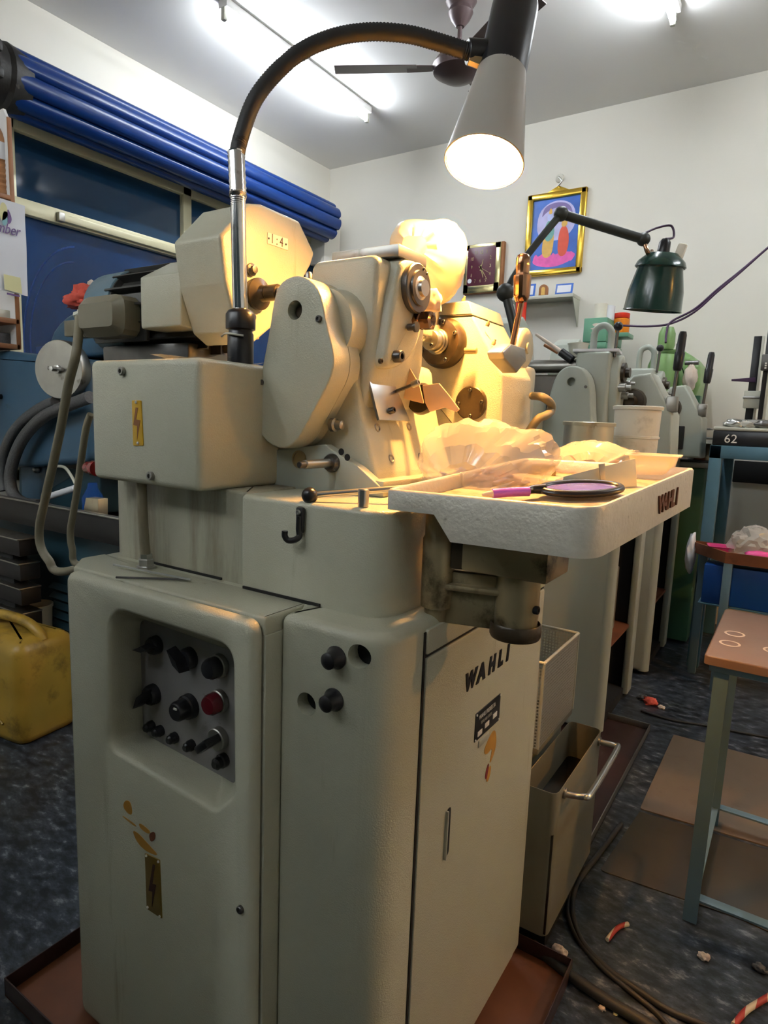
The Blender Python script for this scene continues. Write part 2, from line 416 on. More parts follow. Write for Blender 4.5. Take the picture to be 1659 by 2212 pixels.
# window: cream frame, dark panes
wn = S(T('window_1', None, None, (XL, (WY0+WY1)/2, WZ0)))
def bar(nm, y0, y1, z0, z1, d=.05): return box(nm, XL-.03, XL-.03+d, y0, y1, z0, z1, 'frame', wn, r=.003)
bar('frame_stile', WY0, WY0+.07, WZ0, WZ1); bar('frame_stile', WY1-.06, WY1, WZ0, WZ1)
bar('frame_stile', 2.91, 2.975, WZ0, WZ1)
bar('frame_rail', WY0, WY1, WZ1-.075, WZ1); bar('frame_rail', WY0, WY1, WZ0, WZ0+.06)
bar('frame_rail', WY0, WY1, 2.185, 2.26, .055)
box('handle_bar', XL+.02, XL+.055, 2.08, 2.90, 2.195, 2.235, 'frame', wn, r=.006)
box('handle_bar', XL+.022, XL+.056, 2.05, 2.085, 2.192, 2.238, 'dsteel', wn, r=.003)
for (y0, y1) in ((WY0+.07, 2.91), (2.975, WY1-.06)):
    for (z0, z1) in ((WZ0+.06, 2.185), (2.26, WZ1-.075)):
        box('pane', XL-.022, XL-.016, y0, y1, z0, z1, 'glass' if z0 > 2 else 'glasslow', wn, r=0)

# rolled-up blue shutter over the window
sc_x, sc_z, sr = -3.33, 2.715, .128
sy0, sy1 = 1.62, 4.16
sh = T('roller_shutter', 'rolled up blue steel slat shutter above the dark window', 'shutter', (sc_x, 2.9, sc_z-sr))
NS = 9
for k in range(NS):
    a0 = 2*PI*k/NS+.1; bm = bmesh.new(); loops = []
    for y in (sy0+.1, sy1):
        pts = []
        for q in range(9):
            s = q/8; a = a0+2*PI/NS*s
            r_ = sr+.022*math.sin(PI*s)**.45-.004*(q in (0, 8))
            pts.append((sc_x+r_*math.cos(a), y, sc_z+r_*math.sin(a)))
        for q in range(8, -1, -1):
            s = q/8; a = a0+2*PI/NS*s; r_ = sr-.012
            pts.append((sc_x+r_*math.cos(a), y, sc_z+r_*math.sin(a)))
        loops.append(pts)
    loft('slat', loops, 'shutter', sh, ang=50); bm.free()
cyl('drum', (sc_x, sy0+.05, sc_z), (sc_x, sy1-.01, sc_z), sr-.02, 'dark', sh)
bk = lathe('end_bracket', (sc_x, sy0-.02, sc_z), (0, 1, 0), [(0, 0), (.12, 0), (.15, .03), (.145, .08), (.155, .1), (.145, .16), (.14, .19), (0, .19)], 'grease', sh, 18, ang=20)
box('end_plate', XL+.002, XL+.05, sy0-.05, sy0, sc_z-.22, sc_z+.16, 'grease', sh, r=.01)
for z in (sc_z-.06, sc_z+.05): box('strap', sc_x+.02, sc_x+.19, sy0-.06, sy0+.0, z-.02, z+.03, 'grease', sh, r=.012, rot=.1)
# grey housing on the wall at the far end of the shutter
tag(box('shutter_motor_box', XL+.002, XL+.16, 4.19, 4.395, 2.42, 2.86, 'wall', r=.006), 'grey painted box on the wall past the right end of the blue shutter', 'wall box')

# fluorescent batten lights
def batten(x, y0, y1, label):
    t = T('fluorescent_light', label, 'ceiling light', (x, (y0+y1)/2, ZC-.08), 'fluorescent battens')
    box('batten', x-.03, x+.03, y0-.02, y1+.02, ZC-.04, ZC-.001, 'ceil', t, r=.004)
    for y, s in ((y0-.02, 1), (y1+.02, -1)):
        box('lamp_holder', x-.012, x+.012, min(y, y+.022*s), max(y, y+.022*s), ZC-.095, ZC-.035, 'sheet', t, r=.003)
    cyl('tube', (x, y0, ZC-.075), (x, y1, ZC-.075), .014, 'tube', t, seg=10)
batten(-2.62, 2.44, 3.66, 'lit white fluorescent tube behind the bend of the gooseneck lamp')
batten(-.74, 2.31, 3.53, 'lit white fluorescent tube at the top right edge of the picture')
batten(1.14, 2.31, 3.53, 'lit white fluorescent tube out of view on the right')
batten(-2.9, -2.3, -1.08, 'lit white fluorescent tube out of view behind the viewer on the left')
batten(-1.8, -2.3, -1.08, 'lit white fluorescent tube out of view behind the viewer between two others')
batten(-.74, -2.3, -1.08, 'lit white fluorescent tube out of view straight behind the viewer')
batten(-2.9, -4.0, -2.78, 'lit white fluorescent tube out of view in the far left corner behind the viewer')
batten(-1.8, -4.0, -2.78, 'lit white fluorescent tube out of view furthest behind the viewer')
batten(-.74, -4.0, -2.78, 'lit white fluorescent tube out of view far behind the viewer over the aisle')
# unseen cupboards added to block light from the low cabinet front
for k, x in enumerate((-2.55, -1.6, -.65, .3)):
    cb_ = T('light_block_cupboard', ('first', 'second', 'third', 'fourth')[k]+' unseen light blocking cupboard from the left in the row behind the viewer', 'cupboard', (x+.45, -.75, 0), 'added light blocking cupboards behind the viewer')
    box('light_block_body', x, x+.9, -.95, -.55, .002, 2.06, 'teal', cb_, r=.006)
    for q in (0, 1):
        d_ = box('light_block_door', x+.01+.44*q, x+.45+.44*q, -.548, -.535, .08, 2.03, 'teal', cb_, r=.003)
        box('light_block_handle', x+.40+.08*q, x+.42+.08*q, -.535, -.52, .9, 1.05, 'dsteel', d_, r=.003)
# unseen pendant lamp added for the warm light on right-hand faces
pn = T('unseen_warm_lamp', 'unseen warm pendant lamp added for side light over the aisle on the right', 'lamp', (1.6, 2.15, 1.95))
cyl('unseen_lamp_cord', (1.6, 2.15, 2.16), (1.6, 2.15, ZC-.001), .004, 'rubber', pn, seg=8)
lathe('unseen_lamp_shade', (1.6, 2.15, 2.16), (0, 0, -1), [(.02, 0), (.03, .02), (.05, .04), (.15, .17), (.152, .18), (.148, .175), (.048, .045), (.02, .02)], 'gbox', pn, 32)
lathe('unseen_lamp_bulb', (1.6, 2.15, 2.10), (0, 0, -1), [(0, 0), (.014, 0), (.016, .03), (.03, .06), (.034, .085), (.028, .11), (0, .125)], 'bulb2', pn, 18)

# ceiling fan
fx, fy, fz = -1.60, 2.99, 2.91
fan = T('ceiling_fan', 'dark brown ceiling fan hanging behind the lamp shade', 'ceiling fan', (fx, fy, fz-.08))
lathe('canopy', (fx, fy, ZC-.001), (0, 0, -1), [(.0, 0), (.07, 0), (.075, .02), (.055, .05), (.06, .07), (.045, .1), (.02, .13), (0, .13)], 'fan', fan)
cyl('down_rod', (fx, fy, ZC-.12), (fx, fy, fz+.04), .011, 'fan', fan)
lathe('motor', (fx, fy, fz+.06), (0, 0, -1), [(0, 0), (.03, 0), (.05, .02), (.11, .035), (.125, .06), (.12, .09), (.07, .12), (.03, .13), (0, .13)], 'fan', fan, 32)
for a in (3.61, 3.61+2.094, 3.61+4.189):
    d = Vector((math.cos(a), math.sin(a), 0)); s = Vector((-d.y, d.x, 0)); c = Vector((fx, fy, fz-.005))
    quadsheet('blade', [c+d*.2-s*.055+Vector((0, 0, .012)), c+d*.62-s*.065+Vector((0, 0, .016)), c+d*.6+s*.065+Vector((0, 0, -.016)), c+d*.2+s*.055+Vector((0, 0, -.012))], .004, 'fan', fan)
    quadsheet('blade_iron', [c+d*.09-s*.02, c+d*.25-s*.03, c+d*.25+s*.03, c+d*.09+s*.02], .006, 'fan', fan)
# ================================================================== main machine
HX = -.415     # side door plane
mc = T('gear_hobbing_machine', 'large grey gear hobbing machine in the foreground lit by the gooseneck lamp', 'machine', (-.76, .95, .02))
Z0, ZT = .028, .913
foot = rnd([(-1.125, .71), (-.600, .71), (-.600, .664), (HX, .664), (HX, 1.262), (-1.125, 1.262)], [.03, .002, .012, .06, .03, .03], 8)
body = slab('cabinet', 'Z', ZT+.006, foot, ZT+.006-Z0, 'paint', mc, r=.016, seg=5)
sh_pts = [(-1.068, .6335), (-.601, .6335), (-.601, .73), (-1.12, .73), (-1.12, .68)]
slab('cabinet_shoulder', 'Z', ZT+.006, rnd(sh_pts, [.01, .004, .004, .004, .02], 4), .026, 'paint', mc, r=.005)
box('cabinet_flank', -.632, -.5985, .6335, .73, Z0, ZT-.02, 'paint', mc, r=.002)
slab('cabinet_flank', 'Z', ZT-.019, [(-1.068, .6335), (-1.03, .6335), (-1.03, .73), (-1.12, .73), (-1.12, .68)], ZT-.019-Z0, 'paint', mc, r=.001)
gap_ = mat('dark door gap', (.012, .01, .008), .8)
# side door with lettering
sd = slab('side_door', 'X', HX+.004, rnd(rect(.762, 1.258, .04, .866), .006, 3), .006, 'paint', mc, r=.002)
box('door_gap', HX-.003, HX+.0015, .7565, .7615, .03, .905, gap_, mc, r=0)
box('door_gap', HX-.003, HX+.0015, .7615, 1.258, .8665, .8705, gap_, mc, r=0)
slab('upper_side_panel', 'X', HX+.004, rnd(rect(.762, 1.258, .871, .908), .004, 3), .006, 'paint', mc, r=.002)
yv = Vector((0, 1, 0)); zv = Vector((0, 0, 1)); xv = Vector((1, 0, 0))
for i, ch in enumerate('WAHLI'):
    p = (.893, .940, .985, 1.027, 1.064)[i]
    text('letter', ch, (HX+.0042, p, .770), yv, zv, .040, 'black', sd, .0012, sx=(.95, 1.1, .95, 1.0, 1.1)[i], shear=.15, bold=.06)
pl = slab('rating_plate', 'X', HX+.0052, rnd(rect(.943, 1.049, .661, .713), .002, 2), .002, 'black', sd, r=.0005)
text('plate_print', 'WAHLI FRERES SA', (HX+.0054, .957, .697), yv, zv, .0115, 'white', sd, .0002, sx=.75)
text('plate_print', 'BEVILARD SUISSE', (HX+.0054, .966, .686), yv, zv, .008, 'sheet', sd, .0002, sx=.75)
for y, z in ((.963, .668), (.992, .672), (1.026, .676)): box('plate_field', HX+.005, HX+.006, y-.009, y+.009, z-.001, z+.008, 'white', sd, r=.0002)
for y in (.946, 1.046):
    for z in (.664, .710): screw('rivet', (HX+.005, y, z), xv, .002, sd, 'white')
box('small_plate', HX+.003, HX+.006, .962, 1.004, .644, .656, 'sheet', sd, r=.0005)
slab('door_latch', 'X', HX+.0045, rnd(rect(.852, .868, .50, .585), .008, 4), .003, 'dark', sd, r=.0005)
box('latch_edge', HX+.003, HX+.009, .849, .8525, .50, .585, 'sheet', sd, r=.001)
# peeling sticker on the side door
og = mat('worn orange sticker', (.5, .25, .04), .4, 0, .3, 40)
for pts in ([(.985, .628), (1.03, .655), (1.045, .628), (1.04, .60), (1.015, .585), (1.03, .618), (1.0, .612)], [(1.005, .578), (1.028, .585), (1.024, .56), (1.01, .553)]):
    slab('sticker_remnant', 'X', HX+.0046, smoothpoly(pts, 2), .0006, og, sd, r=0)
slab('sticker_remnant', 'X', HX+.005, smoothpoly([(1.0, .572), (1.008, .59), (1.016, .592), (1.012, .572), (1.006, .562)], 2), .0006, 'redl', sd, r=0)
# bottom plinth in the drip pan
box('plinth', -1.09, HX-.03, .70, 1.22, .004, Z0+.01, 'dark', mc, r=.002)

# front control door with the deep rounded recess
dY, dB = .613, .6295
dx0, dx1, dz0, dz1 = -1.063, -.603, .03, .916
ho = rnd(oY([(235, 1312), (500, 1400), (503, 1716), (463, 1752), (235, 1615)], dY), [.026, .03, .03, .03, .05], 8)
ho = ccw(ho); 
# inner outline (back of the recess)
BKY = dY+.075
hb = rnd(oY([(302, 1335), (507, 1408), (508, 1694), (480, 1677), (310, 1583)], BKY), [.026, .03, .008, .008, .02], 8)
A = [Vector(q) for q in ho]; B = [Vector(q) for q in ccw(hb)]
bm = bmesh.new()
ob = rnd(rect(dx0, dx1, dz0, dz1), .024, 5)
def ringY(p, y): return [bm.verts.new((q[0], y, q[1])) for q in p]
r_ = .014
R = [ringY(inset(ccw(ob), r_*(1-math.cos(a))), dY+r_*(1-math.sin(a))) for a in (PI/2, PI/3, PI/6, 0)]+[ringY(ccw(ob), dB)]
for a, c in zip(R, R[1:]): bridge(bm, a, c)
Ao = inset([tuple(q) for q in A], -.008)
H = [ringY(Ao, dY), ringY(inset([tuple(q) for q in A], -.003), dY+.002), ringY([tuple(q) for q in A], dY+.008)]
for f in (.25, .5, .75, 1.): H.append(ringY([tuple(a.lerp(c, f)) for a, c in zip(A, B)], dY+.008+(BKY-dY-.008)*f))
for a, c in zip(H, H[1:]): bridge(bm, a, c)
ed = [bm.edges.get((q[i], q[(i+1) % len(q)])) for q in (R[0], H[0]) for i in range(len(q))]
bmesh.ops.triangle_fill(bm, use_beauty=True, edges=[e for e in ed if e])
door = fin('control_door', bm, 'paint', mc, ang=50)
cp = slab('control_panel', 'Y', BKY-.0006, [tuple(q) for q in B], .002, 'panel', mc, r=0)
# dark inner body so the recess pocket is hidden inside the cabinet
def pp(px, py): return aY(px, py, BKY)
def pointer(px, py, ang, s=.017):
    c = pp(px, py); y = BKY
    k = lathe('selector_knob', (c.x, y, c.z), (0, -1, 0), [(0, 0), (s, 0), (s*.95, .012), (s*.8, .016), (0, .016)], 'black', cp, 20)
    d = Vector((math.cos(ang), 0, math.sin(ang))); e = Vector((-d.z, 0, d.x)); c = Vector((c.x, y-.015, c.z))
    loft('pointer', [[c+d*s*1.5, c+e*s*.45, c-d*s*1.1, c-e*s*.45], [c+d*s*1.35+Vector((0, -.02, 0)), c+e*s*.3+Vector((0, -.02, 0)), c-d*s+Vector((0, -.02, 0)), c-e*s*.3+Vector((0, -.02, 0))]], 'black', k)
pointer(340, 1392, PI*1.08); pointer(412, 1420, PI*.75, .019); pointer(334, 1498, PI*1.3, .019)
def button(px, py, r, mt, h=.018, ringm='dsteel'):
    c = pp(px, py)
    k = cyl('button_collar', (c.x, BKY, c.z), (c.x, BKY-.012, c.z), r*1.12, ringm, cp, seg=22)
    lathe('button_cap', (c.x, BKY-.01, c.z), (0, -1, 0), [(0, 0), (r, 0), (r, h), (r*.8, h+.006), (0, h+.008)], mt, k, 22)
button(478, 1436, .0175, 'black', .014); button(478, 1512, .0175, 'red', .014)
c = pp(412, 1524); k = lathe('rotary_knob', (c.x, BKY, c.z), (0, -1, 0), [(0, 0), (.022, 0), (.021, .012), (.018, .014), (.017, .03), (.014, .034), (0, .034)], 'black', cp, 24)
box('index_mark', c.x-.001, c.x+.007, BKY-.036, BKY-.033, c.z+.006, c.z+.009, 'white', k, r=.0003)
c = pp(478, 1592); k = cyl('switch_base', (c.x, BKY, c.z), (c.x, BKY-.014, c.z), .019, 'dsteel', cp)
box('switch_lever', c.x-.017, c.x+.017, BKY-.045, BKY-.012, c.z-.007, c.z+.007, 'black', k, r=.004, mx=Matrix.Translation((c.x, 0, c.z)) @ Matrix.Rotation(-.7, 4, 'Y') @ Matrix.Translation((-c.x, 0, -c.z)))
for a, b_ in ((330, 1567), (349, 1577), (380, 1592), (416, 1608)):
    c = pp(a, b_); lathe('fuse_cap', (c.x, BKY, c.z), (0, -1, 0), [(0, 0), (.010, 0), (.010, .008), (.0085, .01), (.008, .015), (.005, .018), (0, .018)], 'black', cp, 14)
c = pp(486, 1640); lathe('fuse_cap', (c.x, BKY, c.z), (0, -1, 0), [(0, 0), (.012, 0), (.012, .01), (.010, .012), (.010, .02), (.006, .024), (0, .024)], 'black', cp, 14)
# torn sticker and warning plates on the control door
for pts in ([(265, 1740), (272, 1727), (283, 1732), (287, 1762), (275, 1756)], [(263, 1762), (268, 1763), (296, 1783), (292, 1786)], [(300, 1775), (326, 1795), (322, 1803), (302, 1788)], [(285, 1792), (300, 1800), (325, 1828), (345, 1850), (318, 1840), (298, 1822)]):
    slab('sticker_remnant', 'Y', dY-.0006, smoothpoly(oY(pts, dY), 2), .0008, og, door, r=0)
slab('sticker_remnant', 'Y', dY-.001, smoothpoly(oY([(322, 1800), (335, 1795), (337, 1812), (326, 1820)], dY), 2), .0008, 'rust', door, r=0)
wp = slab('warning_plate', 'Y', dY-.0015, rnd(oY([(314, 1842), (346, 1857), (351, 1984), (318, 1962)], dY), .002, 2), .002, 'yelold', door, r=.0006)
slab('lightning_mark', 'Y', dY-.002, oY([(332, 1865), (337, 1868), (331, 1908), (339, 1910), (330, 1958), (331, 1925), (323, 1922)], dY), .001, 'ink', wp, r=0)
for q in ((318, 1847), (344, 1860), (321, 1958), (347, 1978)):
    c = aY(*q, dY); screw('rivet', (c.x, dY-.0012, c.z), -yv, .0022, wp, 'white')
c = aY(521, 1963, dY); screw('door_screw', (c.x, dY, c.z), -yv, .006, door)
# main front face: plugs and holes beside the corner
FY = .664
for (a, b_) in ((727, 1420), (722, 1511)):
    c = aY(a, b_, FY); k = lathe('push_knob', (c.x, FY+.002, c.z), (0, -1, 0), [(0, 0), (.016, 0), (.0165, .004), (.012, .010), (.0115, .022), (.006, .026), (0, .027)], 'black', mc, 24)
for q in ((774, 1419), (662, 1521)):
    c = aY(*q, FY); cyl('port_shade', (c.x, FY+.022, c.z), (c.x, FY+.045, c.z), .0168, 'dark', mc, b=0)  # dark disc sets the inner shade of the bored hole
cut(body, [((c.x, FY-.02, c.z), (c.x, FY+.05, c.z), .017) for c in (aY(774, 1419, FY), aY(662, 1521, FY))])
# ------------- middle housing
gp = mat('gap shadow black', (.01, .009, .008), .7)  # dark strips stand in for the gap shadow under the housings
mr = slab('middle_housing', 'Z', 1.073, rnd([(-.743, .724), (-.462, .724), (-.462, 1.15), (-.743, 1.15)], [.01, .055, .03, .01], 8), .158, 'paint', mc, r=.008)
slab('rear_housing', 'Z', 1.075, rnd([(-1.12, .738), (-.742, .738), (-.742, 1.20), (-1.12, 1.20)], [.06, .004, .02, .04], 7), .165, 'paintoilshade', mc, r=.006)
box('gap_shadow', -.735, -.575, .7215, .727, .9185, .9235, gp, mc, r=0)
box('gap_shadow', -.99, -.80, .735, .741, .9145, .923, gp, mc, r=0)
hp = aY(645, 1115, .715)
hk = tube('coat_hook', [(hp.x, .717, hp.z), (hp.x, .716, hp.z-.018), (hp.x+.002, .715, hp.z-.03), (hp.x-.001, .708, hp.z-.035), (hp.x-.009, .703, hp.z-.036), (hp.x-.014, .701, hp.z-.030), (hp.x-.014, .701, hp.z-.022)], .0048, 'black', mc, n=5)
box('hook_plate', hp.x-.007, hp.x+.007, .715, .723, hp.z-.026, hp.z+.014, 'black', mc, r=.004)
screw('hook_screw', (hp.x, .715, hp.z+.006), -yv, .004, mc, 'steel')
# lever with ball on the middle housing
lp = aZ(785, 1078, 1.085)
cyl('lever_post', (lp.x, lp.y, 1.073), (lp.x, lp.y, 1.10), .008, 'steel', mc)
bl = aY(669, 1076, .735)+zv*.004; rend = Vector((-.45, .86, 1.104))
cyl('lever_rod', bl, rend, .0048, 'steel', mc)
ball('lever_ball', bl, .0125, 'black', mc)
# ------------- electrics box
bx0, bx1, by0, by1, bz0, bz1 = -1.075, -.789, .68, .95, 1.074, 1.284
eb = box('electrics_box', bx0, bx1, by0, by1, bz0, bz1, 'paint', mc, r=.012, seg=4)
for q in ((266, 802), (328, 1028)):
    c = aY(*q, by0); screw('box_screw', (c.x, by0, c.z), -yv, .0075, eb, 'dsteel')
wp = slab('warning_plate', 'Y', by0-.0015, rnd(oY([(286, 865), (306, 865), (311, 963), (289, 963)], by0), .002, 2), .002, 'yellow', eb, r=.0006)
slab('lightning_mark', 'Y', by0-.002, oY([(295, 880), (300, 881), (296, 906), (305, 908), (298, 950), (298, 920), (290, 918)], by0), .001, 'wood', wp, r=0)
for q in ((296, 869), (300, 957)):
    c = aY(*q, by0); screw('rivet', (c.x, by0-.0012, c.z), -yv, .0025, wp, 'white')
ft = aZ(313, 1226, ZT+.006)
cb = tube('feed_cable', [(ft.x-.006, ft.y+.0, 1.08), (ft.x-.004, ft.y, 1.02), (ft.x, ft.y, .96), (ft.x+.004, ft.y, .93)], .009, 'cable', mc)
lathe('cable_gland', (ft.x+.004, ft.y, ZT+.004), zv, [(0, 0), (.018, 0), (.018, .006), (.014, .007), (.014, .018), (.011, .02), (.011, .028), (0, .028)], 'steel', mc, 6, ang=20)
# ------------- teardrop gear cover
z3 = lambda pts: [(280+a*.3165, 400+b*.3165) for a, b in pts]
z4 = lambda pts: [(660+a*.3255, 440+b*.3255) for a, b in pts]
CY = .82
co_ = smoothpoly(oY(z3([(1000, 710), (1050, 645), (1130, 612), (1205, 628), (1275, 690), (1312, 780), (1340, 950), (1388, 1130), (1392, 1225), (1370, 1325), (1300, 1460), (1200, 1650), (1150, 1730), (1100, 1780), (1040, 1803), (950, 1768), (880, 1685), (850, 1590), (862, 1480), (900, 1260), (950, 1000), (975, 820)]), CY), 1)
hc = aY(637, 670, CY)
cv = slab('gear_cover', 'Y', CY, co_, .044, 'paint', mc, r=.0035, seg=3, holes=[circ(hc.x, hc.z, .0155, 24)], hdepth=.03)
cyl('spindle_end', (hc.x, CY+.028, hc.z), (hc.x, CY+.014, hc.z), .011, 'oily', cv)
slab('gear_case', 'Y', CY+.0455, co_, .040, 'paint', mc, r=.001, rb=.012)
for q in ((690, 689), (565, 826)):
    c = aY(*q, CY); screw('cover_screw', (c.x, CY, c.z), -yv, .0055, cv)
kn = aY(727, 918, CY+.05)
k = lathe('clamp_nut', (kn.x-.01, kn.y, kn.z), xv, [(0, 0), (.012, 0), (.012, .008), (.008, .01), (.008, .022), (.005, .024), (0, .024)], 'dsteel', mc, 10)
lathe('case_boss', (-.694, .862, 1.350), yv, [(0, 0), (.062, 0), (.062, .03), (.068, .042), (0, .042)], 'paint', mc, 36)
lathe('fill_plug', (aY(667, 597, .87).x, .87, aY(667, 597, .87).z-.006), zv, [(0, 0), (.006, 0), (.006, .01), (.004, .013), (0, .013)], 'dsteel', mc, 10)
# ------------- hob head
hd = slab('head_block', 'Y', .90, rnd([(-.762, 1.20), (-.634, 1.20), (-.614, 1.30), (-.612, 1.468), (-.755, 1.468)], [.016, .02, .03, .02, .02], 5), .16, 'paint', mc, r=.012, seg=4)
sw = slab('swivel_head', 'X', -.593, smoothpoly(oX([(863, 590), (868, 556), (900, 556), (920, 578), (924, 640), (915, 715), (902, 755), (880, 785), (850, 800), (832, 790), (840, 730), (852, 640)], -.593), 2), .12, 'paint', mc, r=.012, seg=4)
box('top_plate', -.735, -.595, .935, 1.03, 1.4695, 1.489, 'dsteel', mc, r=.002)
dc = aX(893, 624, -.593); D = Vector((-.593, dc.y, dc.z))
dl = lathe('dial', D, xv, [(0, 0), (.041, 0), (.042, .003), (.042, .010), (.040, .012), (.030, .012), (.029, .016), (.020, .016), (.018, .012), (0, .012)], 'bolt', mc, 40)
lathe('dial_hub', D+xv*.012, xv, [(0, 0), (.020, 0), (.020, .004), (.015, .006), (.014, .012), (0, .012)], 'steel', dl, 24)
for k in range(5):
    a = k*2*PI/5; p = D+xv*.018+Vector((0, math.cos(a), math.sin(a)))*.009
    ball('hub_lobe', p, .0058, 'steel', dl, 10)
for a in (.9, 1.25): screw('dial_screw', D+xv*.012+Vector((0, math.cos(a), math.sin(a)))*.036, xv, .0025, dl)
def on_head(px, py, x=-.590): return aX(px, py, x)
p = on_head(882, 707); lathe('index_stud', p, xv, [(0, 0), (.006, 0), (.006, .012), (.009, .013), (.009, .018), (0, .019)], 'bolt', mc, 14)
p = on_head(856, 770); screw('clamp_screw', p, xv, .0105, mc, 'bolt', .012)
p = on_head(822, 780, -.60); screw('clamp_screw', p, xv, .0045, mc, 'oily', .003)
p = aX(918, 693, -.575); lathe('arbor_nut', p-xv*.02, xv, [(0, 0), (.016, 0), (.016, .012), (.014, .014), (.0165, .016), (.0165, .034), (.010, .036), (0, .030)], 'copper', mc, 6, ang=20)
p = aX(928, 655, -.60); lump('tape_wrap', p, (.022, .022, .026), 'ragpale', mc, .35, 2.2, 3, 3)
# ------------- lower column, sloped towards the work side
lc_pts = [(-.80, 1.078), (-.80, 1.29), (-.645, 1.31), (-.640, 1.257), (-.624, 1.195), (-.592, 1.109), (-.586, 1.078)]
slab('column', 'Y', .885, rnd(lc_pts, [.004, .01, .02, .02, .03, .02, .006], 4), .27, 'paint', mc, r=.010, seg=4)
S0 = Vector((-.624, .95, 1.195)); S1 = Vector((-.592, .95, 1.109)); SN = (S0-S1).cross(yv); SN = SN if SN.x > 0 else -SN; SN.normalize()
for q in ((815, 924), (883, 922), (845, 991), (908, 987)):
    p = aN(*q, S0, SN); lathe('column_screw', p-SN*.001, SN, [(0, .0005), (.004, .0005), (.0045, .001), (.0062, .003), (.0075, .003), (.008, 0)], 'dsteel', mc, 14)
PN = (Vector((-.622, .95, 1.257))-Vector((-.580, .95, 1.109))).cross(yv); PN = PN if PN.x > 0 else -PN; PN.normalize(); P0 = Vector((-.622, .95, 1.257))
pc = [aN(*q, P0, PN) for q in z4([(490, 1434), (695, 1440), (590, 1190), (425, 1170)])]
pt = quadsheet('scraped_plate', pc, .005, 'steel', mc, .001)
p = aN(842, 888, P0, PN); screw('plate_screw', p, PN, .006, mc, 'bolt', .01)
p0 = aN(856, 845, P0, PN); cyl('long_screw_shank', p0, p0+xv*.035+zv*.012, .0032, 'bolt', mc); 
screw('long_screw_head', p0+xv*.035+zv*.012, (1, 0, .35), .0062, mc, 'dsteel', .012)
box('saddle', -.80, -.56, .862, 1.16, 1.0735, 1.10, 'paint', mc, r=.003)
slab('slide_plate', 'Y', .858, rnd(oY([(592, 972), (700, 960), (775, 1010), (832, 1062), (592, 1062)], .858), .004, 3), .02, 'paint2', mc, r=.002)
c = aY(718, 1000, .858); pin = cyl('square_shaft', (c.x, .858, c.z), (c.x, .785, c.z), .0075, 'dsteel', mc)
lathe('shaft_collar', (c.x, .860, c.z), -yv, [(0, 0), (.016, 0), (.016, .006), (.013, .012), (0, .012)], 'bolt', mc)
cyl('shaft_tip', (c.x, .787, c.z), (c.x, .772, c.z), .0055, 'bolt', mc, b=.001)
c = aY(647, 992, .858); lathe('sight_glass', (c.x, .8585, c.z), -yv, [(0, 0.001), (.0125, .001), (.0125, .003), (.0155, .003), (.0155, 0)], 'brassy', mc)
for q in ((737, 976), (750, 988)):
    c = aY(*q, .858); lathe('plate_hole', (c.x, .8582, c.z), -yv, [(0, .0006), (.0055, .0006), (.006, 0)], 'dark', mc, 14)
box('way_cover', -.60, -.50, .88, 1.16, 1.0735, 1.082, 'oily', mc, r=.003)
slab('swarf_guard', 'Y', .90, oY([(755, 900), (765, 905), (806, 1010), (790, 1015)], .90), .02, 'paint', mc, r=.001)
# ------------- work head
WY = 1.21
wo = [(-.71, 1.073)]+oY([(880, 800), (905, 700), (948, 686), (1021, 682), (1085, 808), (1083, 915)], WY)+[(-.497, 1.073)]
wh = slab('work_head', 'Y', WY, rnd(wo, [.004, .01, .02, .006, .008, .012, .004, .004], 4), .16, 'paint', mc, r=.006)
slab('work_head_lid', 'Y', WY, rnd(oY([(944, 684.5), (954, 655), (1012, 649), (1022, 680.5)], WY), [.002, .006, .008, .002], 3), .16, 'paint', mc, r=.003)
c = aY(960, 742, WY)
fl = lathe('spindle_flange', (c.x, WY+.001, c.z), -yv, [(0, 0), (.052, 0), (.052, .012), (.049, .016), (.046, .028), (.040, .030), (0, .030)], 'oily', mc, 44)
for a in (.4, 1.3, 2.4, 3.6, 5.2): screw('flange_screw', (c.x+.041*math.cos(a), WY-.028, c.z+.041*math.sin(a)), -yv, .0045, fl)
no = lathe('spindle_nose', (c.x, WY-.028, c.z), -yv, [(0, 0), (.026, 0), (.026, .006), (.023, .008), (.0235, .014), (.021, .016), (.021, .030), (.018, .034), (0, .034)], 'dsteel', mc, 36)
lathe('arbor', (c.x-.006, WY-.06, c.z+.004), -yv, [(0, 0), (.010, 0), (.0095, .022), (.006, .024), (.0058, .034), (.003, .040), (0, .042)], 'steel', mc, 20)
screw('nose_screw', (c.x+.004, WY-.061, c.z-.010), -yv, .004, mc)
p = aY(1003, 758, WY-.02); cyl('stop_pin', p, p+xv*.026+yv*.004, .0065, 'brassy', mc)
c = aY(1019, 871, WY)
ds = lathe('cover_disc', (c.x, WY+.001, c.z), -yv, [(0, 0), (.0345, 0), (.0345, .007), (.032, .009), (0, .009)], 'oily', mc, 36)
for a in (1.6, .1, 3.2, 4.8): screw('disc_screw', (c.x+.026*math.cos(a), WY-.008, c.z+.026*math.sin(a)), -yv, .0038, ds)
for q in z4([(1045, 640), (1205, 800), (1245, 925), (950, 715)]):
    p = aY(*q, WY+.02); lathe('oil_nipple', p-zv*.004, zv+xv*.4, [(0, 0), (.004, 0), (.004, .006), (.0025, .008), (.0025, .012), (0, .013)], 'brassy', mc, 10)
